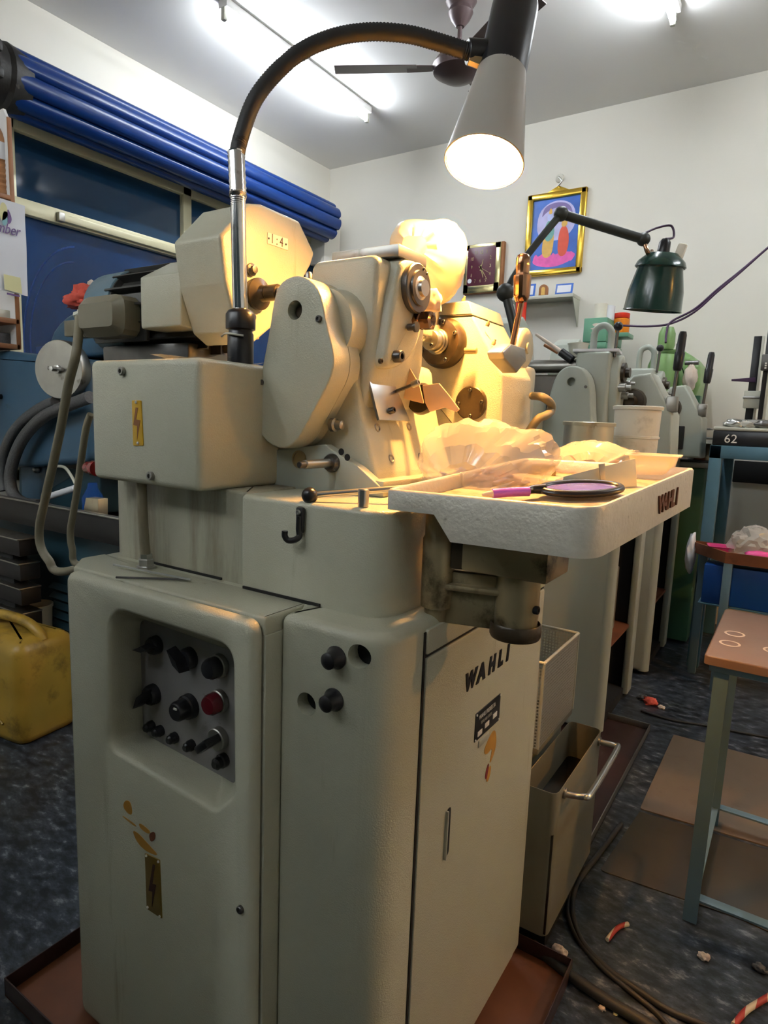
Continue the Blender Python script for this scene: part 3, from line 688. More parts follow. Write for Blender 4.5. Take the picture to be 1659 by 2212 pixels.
# hand lever with tinted grip
LX = -.475
p = aX(1107, 778, LX); q0 = aX(1108, 742, LX); q1 = aX(1126, 652, LX); q2 = aX(1120, 600, LX); q3 = aX(1131, 548, LX)
slab('lever_block', 'X', LX+.012, rnd(oX([(1085, 760), (1105, 742), (1135, 752), (1138, 780), (1118, 806), (1090, 775)], LX+.012), .004, 3), .03, 'dsteel', mc, r=.004)
cyl('lever_rod', q0-(q1-q0).normalized()*.01, q1, .0058, 'copper', mc)
dv = (q3-q1).normalized(); Lh = (q3-q1).length
lathe('lever_grip', q1, dv, [(0, 0), (.011, 0), (.014, .006), (.0155, .012), (.017, Lh*.5), (.0165, Lh*.55), (.0135, Lh*.56), (.0125, Lh*.6), (.0135, Lh*.72), (.0135, Lh*.9), (.011, Lh*.97), (.006, Lh), (0, Lh)], 'copper', mc, 14, ang=24)
lathe('side_dial', (-.505, aX(1133, 752, -.495).y, aX(1133, 752, -.495).z), xv, [(0, 0), (.04, 0), (.04, .012), (.034, .016), (.012, .016), (.010, .02), (0, .02)], 'paint', mc, 32)
# coolant pipe at the back
tube('coolant_pipe', [aX(1150, 855, -.50), aX(1172, 858, -.47), aX(1190, 872, -.46), aX(1190, 888, -.46), aX(1178, 898, -.46), aX(1160, 908, -.47), (-.50, 1.30, 1.16)], .009, 'cable', mc)
box('rear_bed', -1.05, -.50, 1.15, 1.42, .93, 1.10, 'paint', mc, r=.01)
box('rear_block', -.80, -.53, 1.371, 1.45, 1.10, 1.33, 'paint2', mc, r=.012)
# ------------- 1:4 gearbox and motor behind the electrics box
GX = -.92
go = oX([(476, 507), (538, 438), (566, 440), (648, 477), (681, 547), (672, 575), (650, 615), (610, 690), (545, 745), (515, 715), (488, 610)], GX)
gb = slab('ratio_gearbox', 'X', GX, rnd(go, .012, 4), .126, 'paint', mc, r=.008, seg=4)
np_ = oX([(577, 502), (621, 516), (621, 541), (577, 526)], GX)
slab('ratio_plate', 'X', GX+.0015, np_, .002, 'white', gb, r=.0004)
c = aX(583, 523, GX); text('ratio_print', '1 : 4', (GX+.0016, c.y, c.z-.001), yv, zv, .026, 'ink', gb, .0003, sx=.8)
for q in ((580, 515), (617, 528)): screw('rivet', aX(*q, GX+.001), xv, .002, gb)
c = aX(553, 636, GX)
lathe('shaft_flange', (GX-.001, c.y, c.z), xv, [(0, 0), (.028, 0), (.030, .004), (.030, .012), (.016, .020), (.014, .03), (0, .03)], 'oily', mc, 30)
cyl('drive_shaft', (GX+.02, c.y, c.z), (-.76, c.y, c.z), .0095, 'dsteel', mc)
cyl('coupling', (GX+.03, c.y, c.z), (GX+.06, c.y, c.z), .015, 'oily', mc)
for q, s in (((541, 583), .012), ((538, 686), .011)):
    c = aX(*q, GX); lathe('gearbox_plug', (GX-.001, c.y, c.z), xv, [(0, 0), (s, 0), (s, .006), (s*.6, .008), (s*.6, .014), (0, .015)], 'bolt', mc, 14)
m0 = aY(304, 600, .86); m1 = aY(312, 710, .86)
slab('belt_guard', 'X', -1.048, rnd([(.86, m1.z), (.86, m0.z), (.935, m0.z+.045), (1.08, m0.z+.045), (1.08, m1.z)], .006, 3), abs(m0.x+1.048), 'paint', mc, r=.004)
MC = Vector((-1.05, .985, 1.425)); mr_ = .088
mo = lathe('motor_body', (-1.455, MC.y, MC.z), xv, [(0, 0), (.045, 0), (.075, .006), (mr_+.004, .03), (mr_+.006, .13), (mr_-.006, .135), (mr_-.006, .36), (.06, .42), (0, .42)], 'motor', mc, 32)
lathe('fan_cowl', (-1.457, MC.y, MC.z), xv, [(0, 0), (.05, -.002), (.078, .004), (mr_+.007, .03), (mr_+.009, .125), (mr_+.006, .127)], 'gblue', mc, 32)
for k in range(16):
    a = k*2*PI/16; d = Vector((0, math.cos(a), math.sin(a))); u_ = Vector((0, -d.z, d.y))*.0022
    c0 = Vector((-1.345, MC.y, MC.z)); c1 = Vector((-1.07, MC.y, MC.z))
    loft('fin', [[c0+d*(mr_-.01)-u_, c0+d*(mr_+.012)-u_, c0+d*(mr_+.012)+u_, c0+d*(mr_-.01)+u_], [c1+d*(mr_-.01)-u_, c1+d*(mr_+.012)-u_, c1+d*(mr_+.012)+u_, c1+d*(mr_-.01)+u_]], 'motor', mo)
tb = [aY(*q, .845) for q in ((187, 690), (230, 700), (238, 757), (200, 765))]
slab('terminal_box', 'Y', .842, rnd([(-1.385, 1.355), (-1.225, 1.355), (-1.225, 1.442), (-1.385, 1.442)], .03, 3), .06, 'tank', mc, r=.018, seg=1, ang=25)
box('terminal_rim', -1.392, -1.205, .897, .906, 1.348, 1.450, 'motor', mc, r=.002)
box('motor_foot', -1.40, -1.10, .92, 1.06, 1.284, 1.345, 'bolt', mc, r=.006)
box('motor_bracket', -1.40, -.80, .955, 1.15, 1.20, 1.284, 'paint', mc, r=.006)
# cables at the left of the machine
g0 = Vector((-1.392, .87, 1.412))
lathe('motor_gland', g0+xv*.012, (-1, -.2, -.25), [(0, 0), (.014, 0), (.014, .014), (.011, .016), (.011, .03), (0, .03)], 'sheet', mc, 8, ang=20)
tube('motor_cable', [g0+Vector((-.01, -.002, -.004))]+[aY(*q, .82) for q in ((165, 760), (148, 830), (132, 920), (115, 1000), (97, 1080), (85, 1140), (88, 1180), (105, 1210), (135, 1235))]+[Vector((-1.13, .80, .905))], .010, 'cable', mc)
tube('lamp_cable', [aY(*q, .80) for q in ((196, 895), (186, 925), (176, 990), (168, 1050), (158, 1110), (152, 1150), (156, 1185), (172, 1220))]+[Vector((-1.12, .80, .91))], .0075, 'cable', mc)
p = aY(191, 1010, .78); lathe('pilot_lamp', p+xv*.03, -xv, [(0, 0), (.016, 0), (.016, .012), (.013, .018), (.013, .03), (.010, .038), (0, .041)], 'redl', mc, 20)
# ------------- swing tray on the work side
zt = 1.105
NL = aZ(832, 1056, zt); NR = aZ(1292, 1100, zt); d1 = (NR-CAM).dot(FW)
FR = aD(1503, 1011, d1*1.40); FL = FR+(NL-NR)
W_, L_ = (NR-NL).length, (FR-NR).length
def TM(u, v, h):
    a, b_ = u/W_, v/L_
    return NL*(1-a)*(1-b_)+NR*a*(1-b_)+FR*a*b_+FL*(1-a)*b_+Vector((0, 0, h))
o_ = rnd(rect(0, W_, 0, L_), [.012, .032, .012, .012], 7)
o_ = [q for q in o_]
dense = []
for i in range(len(o_)):
    a, b_ = Vector(o_[i]), Vector(o_[(i+1) % len(o_)]); n_ = max(1, int((b_-a).length/.012))
    dense += [tuple(a.lerp(b_, k/n_)) for k in range(n_)]
def skirt(u, v):
    if v > .05: return -.062 if u > W_*.6 else -.062+.034*(1-max(0, min(1, (u-.07)/.03)))
    return -.062+.034*(1-max(0, min(1, (u-.075)/.025)))
i1, i2 = inset(dense, .005), inset(dense, .010)
ty = loft('tray', [[TM(*q, skirt(*q)) for q in inset(dense, .006)], [TM(*q, skirt(*q)) for q in dense], [TM(*q, -.003) for q in dense], [TM(*q, 0) for q in inset(dense, .0025)], [TM(*q, 0) for q in inset(dense, .0065)], [TM(*q, -.003) for q in inset(dense, .009)], [TM(*q, -.022) for q in inset(dense, .010)]], 'hammer', mc, cap0=True, ang=50)
loft('tray_floor', [[TM(*q, -.0215) for q in inset(dense, .0095)], [TM(*q, -.0255) for q in inset(dense, .0095)]], 'trayfl', ty)
ud = (FR-NR).normalized(); tn = ud.cross(zv).normalized()
c = TM(W_, L_*.66, -.046)
for i, ch in enumerate('WAHLI'): text('tray_letter', ch, TM(W_, L_*(.55+.052*i), -.044)+tn*.0004, ud, zv, .036, 'rust', ty, .0018, sx=.85, bold=.03)
def TP(px, py, h=-.021):  # photo pixel -> point on the tray floor
    n_ = (NR-NL).cross(FR-NR).normalized(); return aN(px, py, NL+Vector((0, 0, h)), n_)
# bracket under the tray
PX, PY = -.428, .815
lathe('pivot_post', (PX, PY, .905), zv, [(0, 0), (.016, 0), (.017, .004), (.019, .022), (.024, .024), (.0245, .05), (.0245, .125), (.022, .13), (.022, .165), (0, .165)], 'brassy', mc, 28)
lathe('pivot_pin', (PX, PY, .905), -zv, [(0, 0), (.010, 0), (.009, .012), (.005, .015), (0, .015)], 'bolt', mc, 16)
sc = aX(1117, 1300, -.315)
sl = lathe('socket_post', (sc.x, sc.y, .902), zv, [(0, 0), (.032, 0), (.034, .003), (.034, .012), (.030, .014), (.031, .03), (.031, .097), (0, .097)], 'brassy', mc, 36)
lathe('clamp_ring', (sc.x, sc.y, .899), zv, [(.0, -.001), (.0345, -.001), (.0365, .003), (.0365, .018), (.0345, .021)], 'oily', mc, 36)
av = Vector((sc.x-PX, sc.y-PY, 0)); al = math.atan2(av.y, av.x); ln = av.length
def arm(nm, s0, s1, hw, z0, z1, mt): return box(nm, PX+s0, PX+s1, PY-hw, PY+hw, z0, z1, mt, mc, r=.004, rot=al, piv=(PX, PY, 0))
arm('bracket_web', .01, ln, .007, .905, .985, 'brassy')
arm('bracket_flange', .012, ln-.02, .02, .958, .968, 'brassy')
arm('bracket_head', .02, ln+.03, .016, .99, TM(W_/2, L_*.2, -.064).z, 'oily')
box('tray_seat', sc.x-.07, sc.x+.055, sc.y-.045, sc.y+.05, .992, 1.04, 'brassy', mc, r=.004)
p = aX(1066, 1203, sc.x-.02); lathe('clamp_knob', (p.x, PY+.035, p.z), -yv, [(0, 0), (.022, 0), (.024, .003), (.024, .008), (.020, .011), (.006, .011), (.004, .008), (0, .008)], 'brassy', mc, 30)
screw('set_screw', (sc.x+.030, sc.y-.008, .945), xv, .006, mc, 'dark')
# drip pan
dp = T('drip_pan', 'shallow rusty brown drip pan the foreground machine stands in', 'pan', (-.77, .95, 0))
px0, px1, py0, py1 = -1.245, -.297, .56, 1.29
box('pan_floor', px0, px1, py0, py1, .0005, .004, 'rust', dp, r=0)
for nm, a in (('pan_wall', (px0, px0+.003, py0, py1)), ('pan_wall', (px1-.003, px1, py0, py1)), ('pan_wall', (px0+.003, px1-.003, py0, py0+.003)), ('pan_wall', (px0+.003, px1-.003, py1-.003, py1))):
    box(nm, *a, .001, .042, 'pan', dp, r=.001)
# ================================================================== gooseneck lamp
lb = Vector((-.822, .80, 1.284))
gl = T('gooseneck_lamp', 'lit gooseneck work lamp with dark conical shade rising from the electrics box', 'lamp', lb)
lathe('lamp_base', lb, zv, [(0, 0), (.022, 0), (.022, .05), (.020, .053), (.020, .056), (.025, .058), (.025, .082), (.021, .088), (.013, .092), (0, .092)], 'black', gl, 26)
pt_ = aY(514, 415, .80); lp_ = [lb+zv*.08, Vector((lb.x+(pt_.x-lb.x)*.5, .80, 1.44)), pt_]
tube('lamp_pole', lp_, .0125, 'chrome', gl, seg=18, n=4)
LD = 1.15   # distance of the lamp head
hj = aD(1012, 112, LD)   # joint at the shade
def gp_(px, py, t): 
    d = (pt_-CAM).dot(FW)*(1-t)+LD*t; return aD(px, py, d)
gn = [pt_-zv*.03, pt_, gp_(512, 340, .0), gp_(524, 285, .03), gp_(551, 215, .08), gp_(598, 155, .16), gp_(655, 109, .27), gp_(725, 80, .4), gp_(800, 69, .54), gp_(880, 74, .7), gp_(950, 92, .86), hj]
tube('gooseneck', gn, lambda t: .0125+.0022*t, 'rubber', gl, seg=16, n=22, ribs=.09)
tube('gooseneck_ferrule', [pt_-zv*.004, pt_, gp_(510, 330, 0)], .0145, 'chrome', gl, seg=18, n=14, ribs=.08)
# shade: axis from the cap at the top to the opening below
so = aD(1045, 352, LD*.985); st = aD(1112, 18, LD*1.02); ax = (so-st).normalized(); SL = (so-st).length
box_r = .0615*LD
sh_o = [(0, -.012), (.032*LD, -.012), (.036*LD, -.006), (.037*LD, 0), (.0385*LD, SL*.42), (.0395*LD, SL*.45)]
lathe('shade_cap', st, ax, sh_o+[(0, SL*.45)], 'black', gl, 44)
lathe('shade', st, ax, [(.0392*LD, SL*.44), (box_r, SL-.002), (box_r+.001, SL), (box_r-.001, SL+.001), (box_r-.0025, SL-.002), (.037*LD, SL*.46)], 'cast', gl, 48)
lathe('shade_lining', st, ax, [(box_r-.0032, SL-.001), (.0365*LD, SL*.46), (.03*LD, SL*.44), (0, SL*.44)], 'inner', gl, 48)
bc = st+ax*(SL*.84)
lathe('bulb', bc-ax*.062, ax, [(0, 0), (.013, 0), (.014, .022), (.022, .036), (.029, .055), (.030, .066), (.027, .080), (.017, .092), (0, .096)], 'bulb', gl, 20)
pj = st+ax*(SL*.30)
cyl('swivel_joint', pj-(pj-hj).normalized()*.03, hj+(hj-pj).normalized()*.002, .021, 'black', gl)
cyl('swivel_nut', hj+(pj-hj)*.05-ax*-.012, hj+(pj-hj)*.45+ax*.022, .012, 'brassy', gl, seg=8)
tube('tie_wire', [lb+Vector((.022, -.015, .045)), lb+Vector((0, -.0265, .048)), lb+Vector((-.024, -.014, .05)), lb+Vector((-.034, -.012, .046))], .0018, 'sheet', gl, seg=6)
# clear sheet on the electrics box
film = mat('clear plastic film', (.85, .84, .76), .18, 0, .05, 10, alpha=.32)
bagm = mat('cloudy polythene', (.72, .68, .6), .09, 0, .05, 10, alpha=.42)
dust = mat('yellowed polythene cover', (.78, .68, .46), .35, 0, .06, 10)
M['film'] = film; M['bag'] = bagm; M['dust'] = dust
def sheet(name, c, sx, sy, rz, amp, mt, freq=14, n=18, parent=None, tilt=None):
    bm = bmesh.new(); g = []
    for i in range(n+1):
        row = []
        for j in range(n+1):
            x, y = (i/n-.5)*sx, (j/n-.5)*sy
            z = amp*(noise.noise(Vector((x*freq, y*freq, c[0]*7)))+.5*noise.noise(Vector((x*freq*2.3, y*freq*2.3, 3))))
            row.append(bm.verts.new((x, y, z)))
        g.append(row)
    for i in range(n):
        for j in range(n): bm.faces.new((g[i][j], g[i+1][j], g[i+1][j+1], g[i][j+1]))
    mm = Matrix.Translation(Vector(c)) @ Matrix.Rotation(rz, 4, 'Z')
    if tilt: mm = mm @ Matrix.Rotation(tilt[0], 4, 'X') @ Matrix.Rotation(tilt[1], 4, 'Y')
    bmesh.ops.transform(bm, matrix=mm, verts=bm.verts)
    return fin(name, bm, mt, parent, ang=80)
tag(sheet('plastic_film', (-.90, .80, 1.293), .15, .13, .2, .008, film), 'crumpled clear plastic film lying on the electrics box beside the lamp foot', 'plastic film')
# dust cover tied over the head motor
dcv = T('dust_cover', 'yellowed plastic bag tied over the upright motor, glowing under the lamp', 'bag', (-.74, 1.19, 1.36))
pc_ = aY(925, 560, 1.17); cz = aY(925, 640, 1.17).z
dsil = smoothpoly(oY([(846, 530), (858, 500), (872, 480), (905, 474), (940, 480), (972, 473), (990, 490), (1003, 528), (1000, 570), (985, 612), (968, 650), (940, 662), (915, 640), (890, 585), (862, 560)], 1.17), 2)
cd_ = Vector((sum(q[0] for q in dsil)/len(dsil), sum(q[1] for q in dsil)/len(dsil))); loops = []
for k in range(-7, 8):
    t = k/7.4; f = math.sqrt(1-t*t); lp = []
    for q in dsil:
        nz = noise.noise(Vector((q[0]*34, q[1]*34, t*2.5)))+.6*noise.noise(Vector((q[0]*80, q[1]*80, t*6)))
        d = cd_+(Vector(q)-cd_)*f*(1+.10*nz*(1-f*.6)); lp.append((d.x, 1.17+t*.062+.007*nz, d.y))
    loops.append(lp)
loft('bag_skin', loops, dust, dcv, ang=22)
tube('bag_neck', [(pc_.x+.01+math.cos(a)*.024, 1.17+math.sin(a)*.024, cz) for a in [2*PI*k/12 for k in range(13)]], .006, 'ragpale', dcv, n=2)
box('motor_bracket', -.70, pc_.x+.03, 1.03, 1.19, 1.365, 1.395, 'paint', mc, r=.004)
cyl('head_motor', (pc_.x, 1.165, 1.39), (pc_.x, 1.165, aY(925, 560, 1.17).z), .03, 'dsteel', mc)
# translucent splash sheet hanging in the work zone
pe = mat('peach plastic guard', (.8, .55, .32), .3, 0, .1, 20, alpha=.8)
for pts in ([(858, 802), (885, 795), (905, 830), (915, 872), (890, 866), (862, 858), (850, 830)], [(912, 832), (948, 828), (968, 852), (992, 884), (985, 890), (960, 880), (928, 890), (918, 870)]):
    slab('tinted_plastic', 'Y', 1.02, rnd(oY(pts, 1.02), .002, 2), .003, pe, mc, r=.0008)
c = aY(913, 862, 1.06); lathe('guard_boss', (c.x, 1.065, c.z), -yv, [(0, 0), (.028, 0), (.03, .01), (.026, .02), (0, .02)], 'oily', mc)

# ================================================================== things on the tray
def pins(name, c, s, n, mt, label, seed=1):
    random.seed(seed); bm = bmesh.new()
    for k in range(n):
        while True:
            q = Vector((random.uniform(-1, 1), random.uniform(-1, 1), random.uniform(0, 1)))
            if q.x**2+q.y**2+q.z**2 < 1: break
        p = Vector(c)+Vector((q.x*s[0], q.y*s[1], q.z*s[2])); a = random.uniform(0, 2*PI); t = random.uniform(-.4, .4)
        d = Vector((math.cos(a)*math.cos(t), math.sin(a)*math.cos(t), math.sin(t))); L = random.uniform(.009, .016); r = random.choice((.002, .0026, .0034))
        u, v, w_ = basis(d); rg = []
        for h, rr_ in ((-L, r*.6), (-L*.6, r*.6), (-L*.6, r), (L*.6, r), (L*.6, r*.5), (L, r*.5)):
            rg.append([bm.verts.new(p+d*h+(u*math.cos(2*PI*i/6)+v*math.sin(2*PI*i/6))*rr_) for i in range(6)])
        for a_, b_ in zip(rg, rg[1:]): bridge(bm, a_, b_)
        bm.faces.new(rg[0]); bm.faces.new(rg[-1])
    return tag(fin(name, bm, mt, None), label, 'metal pins', kind='stuff')
pinm = mat('pinkish steel pins', (.66, .5, .42), .28, .9, .2, 60); M['pin'] = pinm
b1 = TP(1045, 1040); b2 = TP(1275, 1012)
def bag(name, pts_px, py_base, plane_y, depth, label, seed, amp):
    """blown-up clear bag: silhouette measured on a vertical plane, given a rounded belly in depth"""
    out = smoothpoly(oY(pts_px, plane_y), 2); c = Vector((sum(q[0] for q in out)/len(out), sum(q[1] for q in out)/len(out)))
    zb = min(q[1] for q in out); loops = []
    for k in range(-6, 7):
        t = k/6.5; f = math.sqrt(1-t*t)
        lp = []
        for i, q in enumerate(out):
            d = Vector((c.x+(q[0]-c.x)*f, zb+(q[1]-zb)*(f*.85+.15)))
            ph = i/len(out)*9
            nz = noise.noise(Vector((q[0]*30, q[1]*30, t*3+seed)))+.45*(1-2.5*abs(noise.noise(Vector((q[0]*45, q[1]*45, t*4+seed)))))
            lp.append((d.x+(d.x-c.x)*amp*nz, plane_y+t*depth+.006*nz, max(zb+.001, d.y+(d.y-zb)*amp*nz)))
        loops.append(lp)
    return tag(loft(name, loops, bagm, None, ang=9), label, 'plastic bag')
BY1 = b1.y+.01
bag('polythene_bag', [(918, 942), (955, 930), (985, 915), (1015, 908), (1055, 912), (1095, 918), (1125, 930), (1165, 938), (1188, 958), (1205, 985), (1200, 1010), (1180, 1035), (1150, 1060), (1080, 1070), (990, 1070), (925, 1064), (915, 1050), (925, 1020), (912, 1000), (922, 975)], 1060, BY1, .075, 'large puffed clear plastic bag of metal pins at the near end of the tray', 1, .09)
zb1 = aY(1050, 1068, BY1).z
pins('metal_pins', (aY(1045, 1050, BY1).x, BY1-.006, zb1+.004), (.088, .058, .040), 420, pinm, 'small turned steel pins heaped inside the larger clear bag on the tray', 3)
BY2 = b2.y+.05
bag('polythene_bag', [(1195, 975), (1225, 962), (1260, 953), (1300, 953), (1335, 962), (1360, 975), (1378, 972), (1372, 1000), (1340, 1018), (1260, 1022), (1200, 1020)], 1015, BY2, .06, 'smaller clear plastic bag of metal rings lying behind the folded sheet', 5, .08)
zb2 = aY(1270, 1020, BY2).z
pins('metal_rings', (aY(1275, 1005, BY2).x, BY2, zb2+.004), (.068, .046, .032), 280, pinm, 'small turned steel rings inside the smaller clear bag on the tray', 4)
# folded sheet-metal piece
f0 = TP(1212, 1056); f1 = TP(1378, 1046)
fs = T('sheet_guard', 'folded grey sheet metal strip with a dark clip standing on the tray', 'sheet metal', f0)
F = [TP(1212, 1062), TP(1376, 1050)]; hgt = .034
ex = (F[1]-F[0]); th = Vector((-.004, .02, 0))
quadsheet('sheet_face', [F[0], F[1], F[1]+zv*.044+th*.3-ex*.03, F[0]+zv*.022+th*.3+ex*.01], .0015, 'sheet', fs, .0003)
quadsheet('sheet_return', [F[0], F[0]+zv*.022+th*.3+ex*.01, F[0]+th*1.1-ex*.12+zv*.018, F[0]+th*1.1-ex*.14], .0015, 'sheet', fs, .0003)
cl = F[0].lerp(F[1], .52)
quadsheet('clip', [cl+zv*.006-yv*.003, cl+ex*.06+zv*.006-yv*.003, cl+ex*.02+zv*.039-yv*.0005, cl-ex*.06+zv*.038-yv*.0005], .001, 'dsteel', fs, .0003)
bx_ = tag(box('tray_divider', TP(1050, 1040).x, TP(1240, 1010).x, BY1+.105, BY1+.112, TP(1140, 1030).z, TP(1140, 1030).z+.022, 'brassy', None, r=.002), 'low brass coloured strip lying across the tray between the two bags', 'strip')
# hand magnifier
hm0 = TP(1092, 1082); mg = T('hand_magnifier', 'hand magnifier with black oval rim and translucent violet handle on the tray', 'magnifier', hm0)
violet = mat('translucent violet plastic', (.4, .12, .62), .2, 0, .1, 20); lens = mat('blue reflection lens', (.14, .11, .5), .05, 0, .1, 5, coat=.5)  # lens blue stands for the light it reflects
ma, mb = TP(1170, 1076), TP(1350, 1068); mb = ma+(mb-ma).normalized()*min(.12, (mb-ma).length)
md = (mb-ma).normalized(); me_ = (zv.cross(md).normalized()*math.cos(.14)+zv*math.sin(.14)); mcen = (ma+mb)/2+zv*.012; mh = (mb-ma).length/2
lean = .0
loops = []
for k in range(40):
    a = 2*PI*k/40; cc = mcen+md*math.cos(a)*mh+me_*math.sin(a)*mh*.52; nn = (md*math.cos(a)*.52+me_*math.sin(a)).normalized()
    loops.append([cc+nn*(.006*math.cos(t))+zv*(.005*math.sin(t)) for t in [2*PI*j/10 for j in range(10)]])
loft('rim', loops+[loops[0]], 'black', mg, cap0=False, cap1=False)
loft('lens', [[mcen+md*math.cos(a)*(mh-.004)*s+me_*math.sin(a)*(mh*.52-.004)*s+zv*h for a in [2*PI*k/32 for k in range(32)]] for s, h in ((.1, .0035), (.6, .003), (1, .001), (1, -.001), (.6, -.003), (.1, -.0035))], lens, mg)
tube('grip_neck', [ma+zv*.013+md*.004, ma+zv*.013-md*.015, hm0+zv*.012+md*.03], lambda t: .0075-.002*t, 'black', mg, n=5)
tube('handle', [hm0+zv*.012+md*.034, hm0+zv*.012, hm0+zv*.011-md*.02], .0068, violet, mg, n=5)
tube('handle_tip', [hm0+zv*.011-md*.018, hm0+zv*.010-md*.035], lambda t: .006-.004*t, 'ragpale', mg, n=4)
# milky food tub
tc = TP(1415, 1030); 
def tubo(name, c, w0, w1, d0, d1, h, mt, lab, rz=0., wall=.0015, group=None, lip=.006):
    lo = [];
    def rr(w, d, r, z): return [Matrix.Rotation(rz, 3, 'Z') @ Vector((q[0], q[1], 0))+Vector((c[0], c[1], c[2]+z)) for q in rnd(rect(-w/2, w/2, -d/2, d/2), r, 5)]
    o = loft(name, [rr(w0, d0, .012, .0), rr(w1, d1, .016, h-.002), rr(w1+lip*2, d1+lip*2, .018, h-.002), rr(w1+lip*2, d1+lip*2, .018, h), rr(w1-wall, d1-wall, .016, h), rr(w0-wall, d0-wall, .012, .002)], mt, None)
    return tag(o, lab, 'tub')
tubo('food_tub', (tc.x-.008, tc.y+.02, tc.z+.001), .06, .075, .085, .10, .036, 'clearp', 'milky plastic tub at the far end of the tray', .1)

# ================================================================== coolant tank and mesh basket beside the machine
tk = T('coolant_tank', 'olive grey open top coolant tank with steel bail handle beside the side door', 'tank', (-.37, 1.55, 0))
ta, tb_, tcn = aZ(1195, 1733, .40), aZ(1313, 1583, .40), aZ(1240, 1558, .40)
tx1, ty0, ty1, tz = ta.x, ta.y-.02, tb_.y+.01, .40
ty0 = max(ty0, 1.30); tx0 = tx1-.088
of = rnd(rect(tx0, tx1, ty0, ty1), .022, 6)
loft('tank_body', [[Vector((q[0], q[1], z)) for q in pp_] for pp_, z in ((inset(of, .004), .046), (of, .05), (of, tz-.002), (inset(of, .001), tz), (inset(of, .0025), tz), (inset(of, .003), tz-.003), (inset(of, .003), .06))], 'tank', tk)
h0, h1 = Vector((tx1-.002, ty0+.05, tz-.018)), Vector((tx1-.002, ty1-.035, tz-.018))
tube('bail_handle', [h0, h0+xv*.015, h0+xv*.045+zv*.004+yv*.006, h0+xv*.055+zv*.006+yv*.03, h1+xv*.055+zv*.006-yv*.03, h1+xv*.045+zv*.004-yv*.006, h1+xv*.015, h1], .0075, 'steel', tk, n=6)
for h in (h0, h1): cyl('handle_boss', h-xv*.001, h+xv*.008, .012, 'dsteel', tk)
box('coolant', tx0+.0035, tx1-.0035, ty0+.0035, ty1-.0035, .055, .30, 'coolant', tk, r=0)  # black coolant carries the shade inside the tank in its colour
box('tank_runner', tx0+.01, tx1-.01, ty0+.03, ty1-.03, .0, .048, 'dark', tk, r=.002)
# perforated basket: each wall a bent mesh of strands
bk_ = T('wire_basket', 'grey perforated metal basket standing behind the coolant tank', 'basket', (-.46, 1.62, 0))
pm = bpy.data.materials.new('perforated sheet'); pm.use_nodes = True; nt = pm.node_tree; b = nt.nodes['Principled BSDF']
b.inputs['Base Color'].default_value = (.5, .5, .45, 1); b.inputs['Metallic'].default_value = .6; b.inputs['Roughness'].default_value = .4
g_ = nt.nodes.new('ShaderNodeNewGeometry'); vo = nt.nodes.new('ShaderNodeTexVoronoi'); vo.inputs['Scale'].default_value = 120; vo.inputs['Randomness'].default_value = .12
rp = nt.nodes.new('ShaderNodeMath'); rp.operation = 'GREATER_THAN'; rp.inputs[1].default_value = .36
vo.voronoi_dimensions = '2D'; sp_ = nt.nodes.new('ShaderNodeSeparateXYZ'); ad_ = nt.nodes.new('ShaderNodeMath'); cm_ = nt.nodes.new('ShaderNodeCombineXYZ')
nt.links.new(g_.outputs['Position'], sp_.inputs[0]); nt.links.new(sp_.outputs[0], ad_.inputs[0]); nt.links.new(sp_.outputs[1], ad_.inputs[1]); nt.links.new(ad_.outputs[0], cm_.inputs[0]); nt.links.new(sp_.outputs[2], cm_.inputs[1])
nt.links.new(cm_.outputs[0], vo.inputs['Vector']); nt.links.new(vo.outputs['Distance'], rp.inputs[0]); nt.links.new(rp.outputs[0], b.inputs['Alpha'])
e0 = aX(1250, 1368, -.455); kx1 = -.455; ky1 = e0.y; kz = e0.z; kx0 = kx1-.16; ky0 = 1.43
for nm, a in (('mesh_wall', (kx1-.0015, kx1, ky0, ky1)), ('mesh_wall', (kx0, kx0+.0015, ky0, ky1)), ('mesh_wall', (kx0, kx1, ky1-.0015, ky1)), ('mesh_wall', (kx0, kx1, ky0, ky0+.0015))):
    box(nm, *a, .42, kz, pm, bk_, r=0)
box('mesh_floor', kx0, kx1, ky0, ky1, .405, .42, 'tank', bk_, r=.001)
box('basket_stand', kx0+.02, kx1-.02, ky0+.02, ky1-.02, 0, .405, 'tank', bk_, r=.004)
for a, b_ in (((kx0, ky0), (kx1, ky0)), ((kx1, ky0), (kx1, ky1)), ((kx1, ky1), (kx0, ky1)), ((kx0, ky1), (kx0, ky0))):
    cyl('rim_wire', (*a, kz), (*b_, kz), .004, 'sheet', bk_, seg=10)
for a in ((kx1, ky1), (kx1, ky0), (kx0, ky1)): cyl('corner_wire', (*a, .42), (*a, kz), .003, 'sheet', bk_, seg=8)
